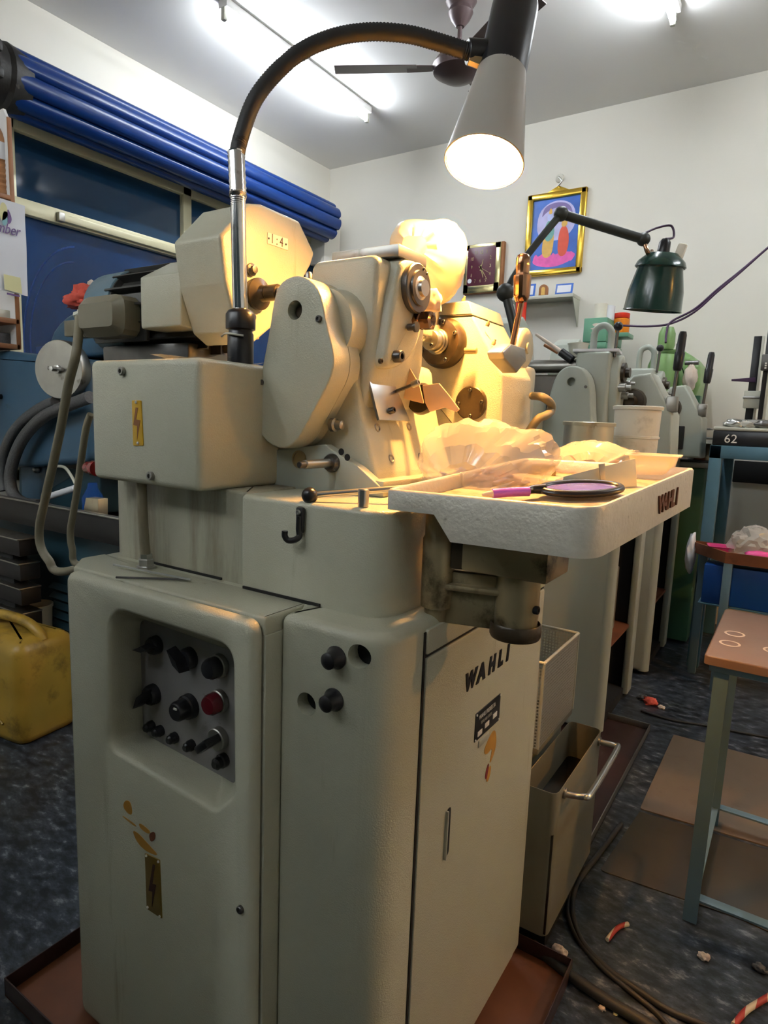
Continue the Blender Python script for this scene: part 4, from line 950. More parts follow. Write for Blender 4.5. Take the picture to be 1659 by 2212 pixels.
# ================================================================== stool, floor things, right side
st_ = T('workshop_stool', 'square stool with worn brown top and blue grey steel legs at the right edge', 'stool', (.03, 1.86, 0))
sx0, sx1, sy0, sy1 = -.14, .21, 1.645, 2.13
stop = mat('worn brown laminate', (.19, .12, .09), .28, 0, .2, 9, grime=(.16, .06, .035), gscale=7, gamt=.55)
seat = slab('seat', 'Z', .672, rnd(rect(sx0, sx1, sy0, sy1), .012, 3), .022, stop, st_, r=.004)
random.seed(5)
for k in range(9):
    a, b_ = random.uniform(sx0+.04, sx1-.1), random.uniform(sy0+.05, sy1-.05)
    lathe('ring_stain', (a, b_, .6718), zv, [(.019, 0), (.019, .0006), (.0245, .0006), (.0245, 0)], 'ragpale', seat, 24, closed=True)
for x, y in ((sx0+.02, sy0-.03), (sx0+.02, sy1-.05), (sx1-.03, sy0-.03), (sx1-.03, sy1-.05)):
    tx, ty_ = (x+.004, y+.05 if y < 1.8 else y-.0)
    L_pts = [(0, 0), (.032, 0), (.032, .004), (.004, .004), (.004, .032), (0, .032)]
    loft('leg', [[Vector((x+a, y+b_, 0)) for a, b_ in L_pts], [Vector((tx+a, ty_+b_, .65)) for a, b_ in L_pts]], 'gblue', st_)
ly0, ly1 = sy0-.022, sy1-.045
box('stretcher', sx0+.03, sx1-.01, ly0, ly0+.028, .055, .061, 'gblue', st_, r=.001)
box('stretcher', sx0+.03, sx1-.01, ly1, ly1+.028, .055, .061, 'gblue', st_, r=.001)
box('stretcher', sx0+.02, sx0+.048, ly0, ly1+.02, .055, .061, 'gblue', st_, r=.001)
box('stretcher', sx1-.03, sx1-.002, ly0, ly1+.02, .055, .061, 'gblue', st_, r=.001)
box('apron', sx0+.012, sx1-.012, sy0+.012, sy0+.018, .632, .65, 'gblue', st_, r=.001)
box('apron', sx0+.012, sx0+.018, sy0+.012, sy1-.012, .632, .65, 'gblue', st_, r=.001)
card = mat('lamplight painted cardboard', (.12, .09, .063), .45, 0, .1, 12, grime=(.10, .07, .045), gscale=14, gamt=.5)  # pale tone paints the lamp's light on the board
card_shade = mat('shadow painted cardboard', (.045, .038, .028), .35, 0, .2, 12, grime=(.03, .024, .017), gscale=10, gamt=.5)  # same board, darkened in colour as the tray's shadow
tag(slab('cardboard_sheet', 'Z', .004, rnd([(-.305, 2.035), (.42, 2.10), (.42, 2.66), (-.30, 2.64)], .01, 3), .004, card, r=.0008), 'pale lamplight painted cardboard sheet on the floor beyond the stool legs', 'cardboard')
tag(slab('cardboard_sheet', 'Z', .003, rnd([(-.335, 1.67), (.0, 1.70), (.42, 1.66), (.42, 2.08), (-.302, 2.02)], .01, 3), .003, card_shade, r=.0008), 'dark shadow painted cardboard sheet on the floor under the stool', 'cardboard')
# floor cables
tag(tube('power_cable', [aZ(a, b_, .007) for a, b_ in ((1342, 1780), (1290, 1850), (1250, 1900), (1236, 1960), (1255, 2030), (1310, 2090), (1380, 2140), (1450, 2185), (1560, 2230), (1700, 2290))], .007, 'rubber', n=10), 'thick black cable curving over the floor below the coolant tank', 'cable')
tag(tube('power_cable', [aZ(a, b_, .006) for a, b_ in ((1330, 1795), (1268, 1880), (1228, 1945), (1238, 2010), (1290, 2080), (1360, 2140), (1420, 2190), (1470, 2250))], .0055, 'rubber', n=10), 'thinner black cable running inside the curve of the thick one', 'cable')
tag(tube('power_cable', [aZ(a, b_, .006) for a, b_ in ((1385, 1535), (1450, 1555), (1530, 1568), (1600, 1582), (1720, 1604))], .005, 'rubber', n=8), 'straight black cable on the floor behind the stool', 'cable')
tag(tube('floor_hose', [aZ(a, b_, .012) for a, b_ in ((1150, 2040), (1230, 2105), (1310, 2160), (1400, 2215), (1480, 2280))], .012, 'rubber', n=8), 'black rubber hose lying along the rim of the drip pan', 'hose')
stripe = bpy.data.materials.new('red and white striped straw'); stripe.use_nodes = True; nt = stripe.node_tree; b = nt.nodes['Principled BSDF']
tcn_ = nt.nodes.new('ShaderNodeTexCoord'); wv = nt.nodes.new('ShaderNodeTexWave'); wv.inputs['Scale'].default_value = 9; wv.inputs['Distortion'].default_value = 1.5
rp = nt.nodes.new('ShaderNodeValToRGB'); rp.color_ramp.interpolation = 'CONSTANT'; rp.color_ramp.elements[0].color = (.45, .04, .03, 1); rp.color_ramp.elements[1].position = .5; rp.color_ramp.elements[1].color = (.75, .6, .42, 1)
nt.links.new(tcn_.outputs['Object'], wv.inputs['Vector']); nt.links.new(wv.outputs['Color'], rp.inputs['Fac']); nt.links.new(rp.outputs['Color'], b.inputs['Base Color'])
tag(tube('striped_straw', [aZ(a, b_, .006) for a, b_ in ((1312, 2030), (1328, 2010), (1342, 2000), (1357, 1996))], .0055, stripe, n=6), 'short red and white striped straw on the dark floor', 'straw')
tag(tube('striped_straw', [aZ(a, b_, .006) for a, b_ in ((1585, 2215), (1610, 2185), (1640, 2165), (1700, 2130))], .0062, stripe, n=6), 'red and white striped straw at the lower right corner', 'straw')
for i, (a, b_, s, mt, lab) in enumerate(((1208, 2058, .016, 'ragpale', 'pale wad of cotton waste on the rim of the drip pan'), (1520, 2070, .013, 'ragpale', 'pale torn paper scrap in the shadow below the stool'), (1640, 2095, .014, 'hose', 'dark twisted wire scrap below the stool at the right edge'), (1405, 1520, .03, 'ragred', 'tangle of red cotton waste on the floor by the second machine'), (1390, 1512, .024, 'hose', 'grey swarf tangle on the floor by the second machine'), (1428, 1530, .014, 'ragpale', 'pale scrap beside the red cotton waste'), (1300, 2180, .007, 'ragpale', 'small pale chip at the bottom edge near the hose'), (1330, 2192, .005, 'note', 'tiny yellow chip at the bottom edge near the hose'), (1612, 1352, .012, 'ragpale', 'white scrap on the floor behind the stool'))):
    p = aZ(a, b_, 0); tag(lump('cotton_scrap', (p.x, p.y, s*.35), (s, s*.8, s*.6), mt, None, .5, 2.5, i+2, 3), lab, 'scrap')
# ================================================================== second and third machine in the row
def row_machine(label, oy):
    """older grey-green hobbing machine of the same row; built in the row's own coordinates"""
    ox = -.05
    t = T('row_hobbing_machine', label, 'machine', (ox-.70, oy+.35, 0), 'older hobbing machines in the row')
    X0, X1, Y0, Y1 = -1.10+ox, -.48+ox, oy, oy+.58
    box('front_panel', X0, X1-.02, Y0, Y0+.035, .02, .93, 'paint2', t, r=.015, seg=3)
    lathe('corner_post', (X1-.03, Y0+.03, .02), zv, [(0, 0), (.03, 0), (.03, .905), (.02, .91), (0, .91)], 'paint2', t, 20)
    box('side_post', X1-.03, X1, Y0+.44, Y0+.52, .02, .93, 'paint2', t, r=.008)
    box('inner_shelf', X0, X1-.02, Y0+.03, Y0+.50, .33, .345, 'rust', t, r=.002)
    box('inner_case', X1-.108, X1-.06, Y0+.14, Y0+.34, .346, .62, 'tank', t, r=.006)
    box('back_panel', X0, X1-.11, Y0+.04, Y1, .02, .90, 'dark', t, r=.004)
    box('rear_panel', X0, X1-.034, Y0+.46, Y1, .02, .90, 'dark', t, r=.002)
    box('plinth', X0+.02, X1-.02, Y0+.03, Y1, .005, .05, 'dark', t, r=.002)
    box('top_slab', X0, X1, Y0, Y1, .90, .955, 'paint2', t, r=.012)
    box('bed', X0+.25, X1-.03, Y0+.07, Y1-.02, .955, 1.10, 'paint2', t, r=.012)
    c0 = (-.735+ox, 1.37)
    cvp = smoothpoly([(c0[0]-.085, 1.40), (c0[0]-.04, 1.44), (c0[0]+.02, 1.435), (c0[0]+.062, 1.38), (c0[0]+.075, 1.26), (c0[0]+.085, 1.19), (c0[0]+.06, 1.12), (c0[0]+.0, 1.06), (c0[0]-.07, 1.05), (c0[0]-.125, 1.09), (c0[0]-.135, 1.14), (c0[0]-.11, 1.27)], 2)
    cv2 = slab('gear_cover', 'Y', oy+.15, cvp, .07, 'paint2', t, r=.01, holes=[circ(c0[0]-.015, 1.375, .017, 20)], hdepth=.03)
    screw('cover_screw', (c0[0]+.045, oy+.15, 1.355), -yv, .006, cv2)
    box('head_block', c0[0]-.03, c0[0]+.11, oy+.23, oy+.40, 1.16, 1.50, 'paint2', t, r=.014, seg=3)
    slab('swivel_head', 'X', c0[0]+.145, smoothpoly([(oy+.26, 1.20), (oy+.24, 1.48), (oy+.36, 1.50), (oy+.38, 1.30), (oy+.33, 1.20)], 2), .05, 'paint2', t, r=.012)
    lathe('dial', (c0[0]+.145, oy+.30, 1.42), xv, [(0, 0), (.04, 0), (.04, .012), (.02, .014), (.02, .03), (0, .03)], 'oily', t, 24)
    for k, (dy, dz, s) in enumerate(((.27, 1.36, .018), (.32, 1.33, .016), (.29, 1.27, .014), (.34, 1.38, .012))): lathe('arbor_nut', (c0[0]+.14, oy+dy, dz), xv, [(0, 0), (s, 0), (s, .03), (s*.6, .032), (s*.6, .05), (0, .05)], 'dsteel', t, 10)
    tube('lifting_loop', [(c0[0]+.02, oy+.30, 1.49), (c0[0]+.02, oy+.30, 1.57), (c0[0]+.03, oy+.30, 1.60), (c0[0]+.06, oy+.30, 1.61), (c0[0]+.085, oy+.30, 1.59), (c0[0]+.09, oy+.30, 1.56), (c0[0]+.09, oy+.30, 1.49)], .014, 'paint2', t)
    cyl('ball_lever', (c0[0]+.115, oy+.27, 1.48), (c0[0]+.12, oy+.27, 1.585), .006, 'bolt', t); ball('lever_ball', (c0[0]+.12, oy+.27, 1.60), .018, 'black', t)
    slab('work_head', 'Y', oy+.42, [(c0[0]+.02, 1.06), (c0[0]+.02, 1.25), (c0[0]+.16, 1.42), (c0[0]+.23, 1.43), (c0[0]+.33, 1.26), (c0[0]+.34, 1.06)], .17, 'paint2', t, r=.012)
    lathe('spindle_flange', (c0[0]+.17, oy+.421, 1.31), -yv, [(0, 0), (.055, 0), (.05, .03), (.025, .032), (.02, .07), (0, .07)], 'oily', t, 26)
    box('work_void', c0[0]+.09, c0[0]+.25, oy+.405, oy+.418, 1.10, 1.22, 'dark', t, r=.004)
    lv0, lv1 = Vector((c0[0]+.32, oy+.44, 1.33)), Vector((c0[0]+.335, oy+.44, 1.60))
    box('lever_block', lv0.x-.022, lv0.x+.022, oy+.42, oy+.46, 1.27, 1.335, 'dsteel', t, r=.006)
    cyl('lever_rod', lv0, lv0.lerp(lv1, .42), .007, 'bolt', t)
    lathe('lever_grip', lv0.lerp(lv1, .40), lv1-lv0, [(0, 0), (.014, 0), (.018, .01), (.020, .07), (.017, .075), (.016, .14), (.012, .155), (0, .157)], 'black', t, 12)
    # slanted drive housing, gearbox and shaft to the left
    cyl('drive_tube', (c0[0]-.30, oy+.30, 1.45), (c0[0]-.02, oy+.30, 1.45), .028, 'dsteel', t)
    go2 = [(oy+.13, 1.47), (oy+.17, 1.62), (oy+.27, 1.66), (oy+.40, 1.60), (oy+.44, 1.47), (oy+.36, 1.34), (oy+.22, 1.32)]
    gb2 = slab('ratio_gearbox', 'X', c0[0]-.28, rnd(go2, .012, 3), .12, 'paint2', t, r=.008)
    cyl('motor_body', (c0[0]-.62, oy+.30, 1.40), (c0[0]-.40, oy+.30, 1.40), .09, 'dsteel', t)
    box('gear_shadow_case', c0[0]-.26, c0[0]-.04, oy+.24, oy+.42, 1.10, 1.41, 'oily', t, r=.01)  # dark box added for the shade around the gear cover
    box('motor_stand', c0[0]-.50, c0[0]-.20, oy+.20, oy+.42, 1.10, 1.34, 'oily', t, r=.01)
    box('electrics_box', c0[0]-.37, c0[0]-.12, oy+.03, oy+.19, 1.10, 1.30, 'paint2', t, r=.012)
    return t
rm = row_machine('grey green hobbing machine with a black lever, behind the bags and buckets', 2.43)
rm2 = copy_tree(rm, Vector((rm.location.x+.02, rm.location.y+.78, 0)))
tag(rm2, 'grey green hobbing machine furthest back in the row, left of the green one', 'machine', 'older hobbing machines in the row')
ch_pan = T('drip_pan', 'long dark steel drip channel under the coolant tank and the second machine', 'pan', (-.75, 2.2, 0))
box('pan_floor', -1.15, -.385, 1.34, 2.62, .0005, .004, 'pan', ch_pan, r=0)
box('pan_wall', -.388, -.385, 1.34, 2.62, .001, .03, 'dsteel', ch_pan, r=.001)
box('pan_wall', -1.15, -.388, 2.617, 2.62, .001, .03, 'dsteel', ch_pan, r=.001)
box('pan_wall', -1.15, -.388, 1.34, 1.343, .001, .03, 'pan', ch_pan, r=.001)
# tray of the second machine with tin, bucket
t2 = T('work_tray', 'shallow work tray of the second machine carrying the tin and the bucket', 'tray', (-.45, 2.15, .99))
tz2 = 1.03
wb = [aZ(1370, 985, tz2+.0), aZ(1265, 975, tz2)]
box('tray_plate', -.62, -.32, 1.60, 2.44, tz2-.015, tz2, 'hammer', t2, r=.003)
box('tray_bracket', -.60, -.50, 2.32, 2.425, .80, tz2-.012, 'brassy', t2, r=.004)
def pail(name, c, r0, r1, h, mt, label, cat, rims=((.0, .004),), bail=None, ang=38):
    t = T(name, label, cat, c)
    lathe('pail_body', c, zv, [(0, 0), (r0, 0), (r0+.001, .003), (r1, h-.012), (r1+.005, h-.012), (r1+.006, h-.002), (r1+.003, h), (r1-.001, h-.002), (r0-.002, .004), (0, .004)], mt, t, 40)
    for z, e_ in rims: lathe('rim_band', Vector(c)+zv*z, zv, [(r0+(r1-r0)*z/h, 0), (r0+(r1-r0)*z/h+e_, .002), (r0+(r1-r0)*z/h+e_, .008), (r0+(r1-r0)*z/h, .010)], mt, t, 40)
    return t
p = aY(1369, 985, 2.22); rb_ = (aY(1418, 900, 2.22)-aY(1318, 900, 2.22)).length/2
pl_ = pail('plastic_bucket', (p.x, 2.22, tz2+.001), rb_*.9, rb_, aY(1366, 878, 2.22).z-tz2, 'plastic', 'dirty white plastic bucket on the tray behind the tin', 'bucket', ((.135, .004),))
p = aY(1267, 985, 2.02); rt_ = (aY(1320, 940, 2.02)-aY(1213, 940, 2.02)).length/2
tn_ = pail('metal_tin', (p.x, 2.02, tz2+.001), rt_*1.0, rt_*.97, aY(1267, 912, 2.02).z-tz2, 'tin', 'round tinned can with a wire handle in front of the white bucket', 'can', ((.075, .002),))
tube('wire_bail', [(p.x-rt_*.3, 2.02-rt_*.97, tz2+.10), (p.x-rt_*.35, 2.02-rt_*1.02, tz2+.09), (p.x-rt_*.5, 2.02-rt_*.93, tz2+.05), (p.x-rt_*.72, 2.02-rt_*.75, tz2+.01)], .0016, 'dsteel', tn_, seg=6)
# brush, pot and papers lying on the second machine
HB = 1.505
bh = T('paint_brush', 'paint brush with pale wooden handle resting on the second machine', 'brush', (-.92, 2.70, 1.50))
b0, b1_ = aY(1158, 722, 2.70), aY(1212, 760, 2.70); b2_ = aY(1236, 778, 2.70)
tube('brush_handle', [b0, b0.lerp(b1_, .5), b1_], lambda t: .006+.004*t, 'ragpale', bh)
tube('bristles', [b1_, b1_.lerp(b2_, .5), b2_], .018, 'black', bh)
b0, b1_ = aY(1176, 745, 2.72), aY(1205, 762, 2.72)
tag(tube('wooden_stick', [b0, b1_], .007, 'wood', n=2), 'short brown wooden stick beside the paint brush on the second machine', 'stick')
tag(lathe('small_pot', (aY(1248, 765, 2.86).x, 2.86, 1.50), zv, [(0, 0), (.034, 0), (.044, .055), (.047, .055), (.047, .058), (.042, .058), (.033, .004), (0, .004)], 'sheet', None, 26), 'small grey pot on top of the second machine', 'pot')
tag(box('paper_stack', -.84, -.66, 2.67, 2.82, 1.5005, 1.512, 'paper', None, r=.001, rot=.15), 'crumpled white papers on top of the second machine below the green cabinet', 'papers')
# ================================================================== green machine at the back
gm = T('green_drilling_machine', 'bright green machine with rounded head furthest back on the right', 'machine', (-.62, 3.95, 0))
gY = 3.93
box('base', -.86, -.42, 3.83, 4.20, .02, 1.0, 'dgreen', gm, r=.01)
box('base_plate', -.40-.5, -.40, 3.81, 4.22, 1.0, 1.03, 'dsteel', gm, r=.003)
box('column', -.72, -.55, 4.0, 4.18, 1.03, 1.45, 'green', gm, r=.02)
slab('head', 'Y', gY, rnd(oY([(1424, 755), (1468, 752), (1495, 768), (1512, 790), (1512, 830), (1500, 860), (1445, 868), (1428, 840)], gY), .02, 4), .35, 'green', gm, r=.03, seg=4)
c = aY(1436, 770, gY-.02)
lathe('head_front', (c.x, gY-.04, aY(1440, 862, gY).z), zv, [(0, 0), (.05, 0), (.075, .03), (.08, .18), (.06, .24), (0, .25)], 'green', gm, 24)
lathe('spindle_cap', (c.x+.005, gY-.04, aY(1438, 757, gY).z), zv, [(0, 0), (.04, 0), (.045, .02), (.044, .085), (.03, .12), (0, .125)], 'green', gm, 24)
for dx in (0, .03): cyl('stud', (aY(1460, 750, gY).x+dx, gY+.05, 1.6), (aY(1460, 750, gY).x+dx, gY+.05, 1.68), .008, 'dsteel', gm, seg=8)
p = aY(1490, 785, gY-.02); cyl('feed_shaft', (p.x-.02, gY-.05, p.z), (p.x+.05, gY-.05, p.z), .012, 'bolt', gm)
lump('rag_on_handle', aY(1492, 815, gY-.05), (.035, .03, .07), 'ragpale', gm, .3, 2, 9, 3, flat=False)
box('switch_box', aY(1500, 850, gY).x, aY(1515, 850, gY).x, gY-.03, gY+.05, 1.31, 1.39, 'dgreen', gm, r=.004)
for (y_, z_, w_) in ((3.86, 1.205, .10), (3.86, 1.155, .13)): box('work_table', -.62, -.62+w_*2, y_-.02, y_+.12, z_, z_+.012, 'steel', gm, r=.003)
# clutter at its foot and the black plates
bp_ = aZ(1470, 975, 1.085)
tag(box('black_plate', -.70, -.385, 3.82, 4.14, 1.0305, 1.040, 'black', None, r=.002, rot=-.04), 'flat black steel plate in front of the green machine', 'plate')
tag(lathe('paper_cup', (aY(1497, 945, 3.96).x, 3.96, 1.0405), zv, [(0, 0), (.035, 0), (.05, .1), (.052, .1), (.048, .1), (.033, .004), (0, .004)], 'paper', None, 24), 'white paper cup on the black plate', 'cup')
for i, (a, mt, lab) in enumerate(((1478, 'ragpale', 'pale folded card leaning on the black plate beside the paper cup'), (1515, 'rust', 'dark brown card standing right of the paper cup'), (1532, 'tin', 'small tarnished plate leaning at the right end of the black plate'))):
    p = aY(a, 955, 3.88); p.x = min(p.x, -.43); tag(quadsheet('leaning_card', [Vector((p.x-.03, 3.85+i*.03, 1.0415)), Vector((p.x+.03, 3.85+i*.03, 1.0415)), Vector((p.x+.01, 3.90+i*.03, 1.13)), Vector((p.x-.04, 3.90+i*.03, 1.13))], .003, mt), lab, 'card')
# jade green cabinet at the back wall with cups and jar
gc = T('green_cabinet', 'jade green steel cabinet with peeling paint beside the wall shelf', 'cabinet', (-.95, 3.75, 0))
ga, gb_ = aY(1262, 690, 3.92), aY(1313, 685, 3.92)
box('cabinet_body', ga.x, gb_.x, 3.92, 4.30, aY(1285, 738, 3.92).z, gb_.z, 'gbox', gc, r=.004)
box('cabinet_lip', ga.x-.004, gb_.x+.004, 3.915, 4.30, aY(1285, 738, 3.92).z-.04, aY(1285, 738, 3.92).z-.004, 'gbox', gc, r=.004)
box('pedestal', ga.x+.04, gb_.x-.01, 4.0, 4.28, 0, aY(1285, 738, 3.92).z-.03, 'dgreen', gc, r=.01)
for pts in ([(1277, 700), (1295, 697), (1302, 702), (1285, 706)], [(1273, 710), (1290, 706), (1296, 709), (1280, 712)], [(1274, 719), (1284, 717), (1280, 721)]):
    slab('peeled_paint', 'Y', 3.9193, smoothpoly(oY(pts, 3.9193), 2), .0008, 'ragpale', gc, r=0)
zc_ = gb_.z
for i, (a, y, r_, h, mt, lab) in enumerate(((1296, 4.0, .036, .09, 'plastic', 'white cup on the left of the green cabinet'), (1312, 4.06, .039, .085, 'paper', 'white cup with dark rim on the green cabinet nearest the orange jar'))):
    p = aY(a, 690, y); tag(lathe('white_cup', (p.x, y, zc_+.0005), zv, [(0, 0), (r_, 0), (r_*1.05, h), (r_*.98, h), (r_*.94, .004), (0, .004)], mt, None, 22), lab, 'cup')
p = aY(1342, 705, 3.72); jar = T('orange_jar', 'orange jar with a red lid beside the green cabinet', 'jar', (p.x, 4.1, zc_-.075))
jx = aY(1342, 700, 4.1).x
box('side_ledge', gb_.x, jx+.06, 4.03, 4.18, zc_-.10, zc_-.075, 'gbox', gc, r=.003)
lathe('jar_body', (jx, 4.1, zc_-.0745), zv, [(0, 0), (.045, 0), (.048, .01), (.048, .085), (.040, .09), (0, .09)], 'orange', jar, 24)
lathe('jar_lid', (jx, 4.1, zc_+.016), zv, [(0, 0), (.044, 0), (.046, .003), (.046, .028), (.043, .03), (0, .03)], 'redcap', jar, 24)
# ================================================================== articulated lamp on the second machine
al_ = T('articulated_lamp', 'unlit articulated lamp with dark green bell shade in front of the framed picture', 'lamp', (-.90, 2.35, 1.4))
dA = 2.25
a0, a1, a2, a3 = aD(1122, 765, dA), aD(1092, 632, dA), aD(1212, 462, dA+.02), aD(1390, 517, dA+.05)
tube('lower_arm', [a0-zv*.12, a0, a1], .016, 'armblack', al_, n=2); ball('elbow', a1, .032, 'armblack', al_)
tube('middle_arm', [a1, a1.lerp(aD(1135, 555, dA), .95), a2], .013, 'armblack', al_, n=2); ball('elbow', a2, .026, 'armblack', al_)
tube('upper_arm', [a2, a3], .0165, 'armblack', al_, n=2); ball('elbow', a3, .024, 'armblack', al_)
s0 = aD(1432, 548, dA+.06); s1 = aD(1408, 672, dA+.115); sv = (s1-s0).normalized(); sl_ = (s1-s0).length
lathe('lamp_shade', s0, sv, [(.0, -.005), (.03, -.004), (.05, .004), (.078, .03), (.086, .045), (.081, .048), (.079, .055), (.096, .13), (.101, sl_-.004), (.103, sl_), (.099, sl_), (.094, .13), (.076, .05), (0, .03)], 'lampgreen', al_, 40)
lathe('shade_collar', s0, sv, [(.052, 0), (.082, .028), (.089, .046), (.085, .05), (.078, .034)], 'lampgreen', al_, 40)
lathe('lamp_socket', s0-sv*.05, sv, [(0, 0), (.012, 0), (.02, .012), (.022, .05), (0, .05)], 'black', al_, 20)
tube('swivel_bracket', [a3, a3+Vector((.02, 0, -.05)), s0+Vector((-.04, 0, .012))], .008, 'copper', al_, n=4)
tube('lamp_cord', [a3+zv*.02, aD(1420, 492, dA+.06), aD(1450, 488, dA+.06), aD(1455, 512, dA+.06), s0-sv*.05], .004, 'mauve', al_, n=8)
pls = aD(1468, 548, dA+.04); box('inline_switch', pls.x-.016, pls.x+.016, pls.y-.012, pls.y+.012, pls.z-.04, pls.z+.035, 'plastic', al_, r=.008, mx=Matrix.Translation(pls) @ Matrix.Rotation(.3, 4, 'Y') @ Matrix.Translation(-pls))
# hanging twin cable on the right
for k, (dz, lab) in enumerate(((0, 'upper strand of the dark violet cable hanging across the back wall'), (6, 'lower strand of the dark violet cable running to the green cabinet'))):
    pts = [aY(a, b_, 3.9) for a, b_ in ((1345, 705-dz*.3), (1400, 705), (1450, 695+dz*.6), (1500, 668+dz), (1550, 625+dz*.8), (1600, 585+dz*.4), (1659, 535), (1760, 450), (1900, 330))]
    if k == 0: pts = [aY(1438, 740, 3.75), aY(1440, 718, 3.8)]+pts[2:]
    tag(tube('hanging_cable', pts, .006, 'mauve', n=8), lab, 'cable')
# ================================================================== back wall things
def wallrect(nm, x0, x1, z0, z1, d, mt, par, y=YB, r=.003): return box(nm, x0, x1, y-d, y-.0005, z0, z1, mt, par, r=r)
fr = T('framed_picture', 'gilt framed religious picture of two robed figures on a pink lotus', 'picture', (-1.55, YB-.01, 2.205))
fx0, fx1, fz0, fz1 = -1.752, -1.348, 2.208, 2.745
fw_ = .042
for a in ((fx0, fx1, fz1-fw_, fz1), (fx0, fx1, fz0, fz0+fw_), (fx0, fx0+fw_, fz0, fz1), (fx1-fw_, fx1, fz0, fz1)):
    wallrect('frame_moulding', *a, .03, 'gold', fr, r=.009)
sky_ = mat('blue picture ground', (.05, .14, .5), .35, 0, .5, 9); wallrect('print', fx0+.03, fx1-.03, fz0+.03, fz1-.03, .014, sky_, fr, r=0)
pk = mat('pink lotus print', (.75, .12, .42), .5, 0, .3, 30); gy = mat('yellow robe print', (.7, .42, .1), .5, 0, .3, 30); rd = mat('red robe print', (.65, .09, .05), .5, 0, .2, 30); pw = mat('pale blue print', (.45, .5, .8), .5, 0, .3, 20); gnp = mat('teal robe print', (.15, .35, .32), .5, 0, .3, 30); hal = mat('pale halo print', (.5, .48, .75), .5, 0, .3, 15)
def pr(nm, pts, mt, lay): slab(nm, 'Y', YB-.014-.0004*lay, smoothpoly([(fx0+u_*(fx1-fx0), fz0+v_*(fz1-fz0)) for u_, v_ in pts], 2), .0004, mt, fr, r=0)
pr('printed_halo', [(.2, .45), (.18, .75), (.35, .88), (.6, .9), (.82, .8), (.85, .55), (.6, .4)], hal, 1)
pr('printed_hood', [(.25, .7), (.3, .84), (.5, .88), (.72, .84), (.8, .7), (.7, .78), (.5, .82), (.33, .77)], mat('violet hood print', (.2, .15, .35), .5), 2)
pr('printed_lotus', [(.12, .2), (.3, .27), (.5, .24), (.7, .28), (.9, .24), (.8, .15), (.5, .09), (.2, .13)], pk, 2)
for k in range(7): pr('printed_petal', [(.14+.1*k, .2), (.2+.1*k, .29), (.26+.1*k, .2), (.2+.1*k, .14)], pk, 3)
pr('printed_robe', [(.3, .22), (.3, .45), (.36, .6), (.46, .6), (.5, .45), (.47, .22)], gy, 4)
pr('printed_robe', [(.32, .46), (.33, .62), (.4, .68), (.48, .62), (.5, .48), (.4, .4)], gnp, 5)
pr('printed_head', [(.36, .66), (.36, .74), (.41, .78), (.46, .74), (.45, .66)], pw, 6); pr('printed_crown', [(.37, .74), (.41, .83), (.45, .74)], gy, 7)
pr('printed_robe', [(.58, .22), (.56, .42), (.6, .58), (.7, .58), (.76, .42), (.72, .22)], rd, 4)
pr('printed_head', [(.61, .57), (.61, .64), (.66, .67), (.71, .64), (.70, .57)], gy, 6)
lathe('hook_disc', (-1.545, YB-.001, 2.83), -yv, [(0, 0), (.03, 0), (.025, .012), (.01, .016), (.01, .03), (0, .03)], 'film', fr, 24)
slab('hanger', 'Y', YB-.02, [(-1.62, 2.745), (-1.545, 2.78), (-1.47, 2.745)], .006, 'gold', fr, r=.001); tube('hook', [(-1.545, YB-.03, 2.83), (-1.52, YB-.035, 2.80), (-1.545, YB-.03, 2.775)], .006, 'steel', fr)
ck = T('wall_clock', 'square maroon wall clock with a pale brass frame', 'clock', (-2.05, YB-.01, 2.12))
kx0_, kx1_, kz0, kz1 = -2.205, -1.90, 2.122, 2.467
wallrect('clock_case', kx0_, kx1_, kz0, kz1, .035, 'wood', ck, r=.006)
for a in ((kx0_+.004, kx1_-.02, kz1-.045, kz1-.003), (kx0_+.004, kx1_-.02, kz0+.006, kz0+.07), (kx0_+.004, kx0_+.045, kz0+.006, kz1-.003), (kx1_-.065, kx1_-.018, kz0+.006, kz1-.003)):
    box('clock_bezel', a[0], a[1], YB-.044, YB-.034, a[2], a[3], 'brass', ck, r=.004)
cf = slab('clock_face', 'Y', YB-.046, rnd(rect(kx0_+.03, kx1_-.055, kz0+.055, kz1-.025), .02, 4), .01, 'maroon', ck, r=.002)
ccx, ccz = (kx0_+kx1_)/2-.012, (kz0+kz1)/2+.012
for k in range(12):
    a = PI/2-(k+1)*PI/6; s_ = str(k+1); R_ = .098
    u_ = math.cos(a); v_ = math.sin(a); f_ = min(1/max(abs(u_), 1e-6), 1/max(abs(v_), 1e-6))
    text('numeral', s_, (ccx+u_*f_*.072-.008*len(s_), YB-.0465, ccz+v_*f_*.098-.011), xv, zv, .034, 'brass', cf, .0006, sx=.8)
def hand(a, L, w_): 
    d = Vector((math.sin(a), 0, math.cos(a))); e = Vector((d.z, 0, -d.x)); o = Vector((ccx, YB-.048, ccz-.01))
    quadsheet('clock_hand', [o-d*.02-e*w_, o-d*.02+e*w_, o+d*L+e*w_*.3, o+d*L-e*w_*.3], .001, 'brass', cf, 0)
hand(math.radians(163), .07, .007); hand(math.radians(148), .10, .004); hand(math.radians(15), .06, .004); hand(math.radians(120), .09, .002)
lathe('clock_badge', (kx0_+.055, YB-.046, kz0+.09), -yv, [(0, 0), (.016, 0), (.016, .002), (0, .002)], 'paper', cf, 20)
ws = T('wall_shelf', 'small grey wall shelf below the framed picture', 'shelf', (-1.55, YB-.1, 2.02))
wallrect('shelf_board', -1.80, -1.345, 2.03, 2.052, .16, 'sheet', ws, r=.002)
slab('shelf_bracket', 'X', -1.348, [(YB-.001, 2.03), (YB-.155, 2.03), (YB-.12, 1.99), (YB-.03, 1.88), (YB-.015, 1.86), (YB-.001, 1.86)], .006, 'sheet', ws, r=.001)
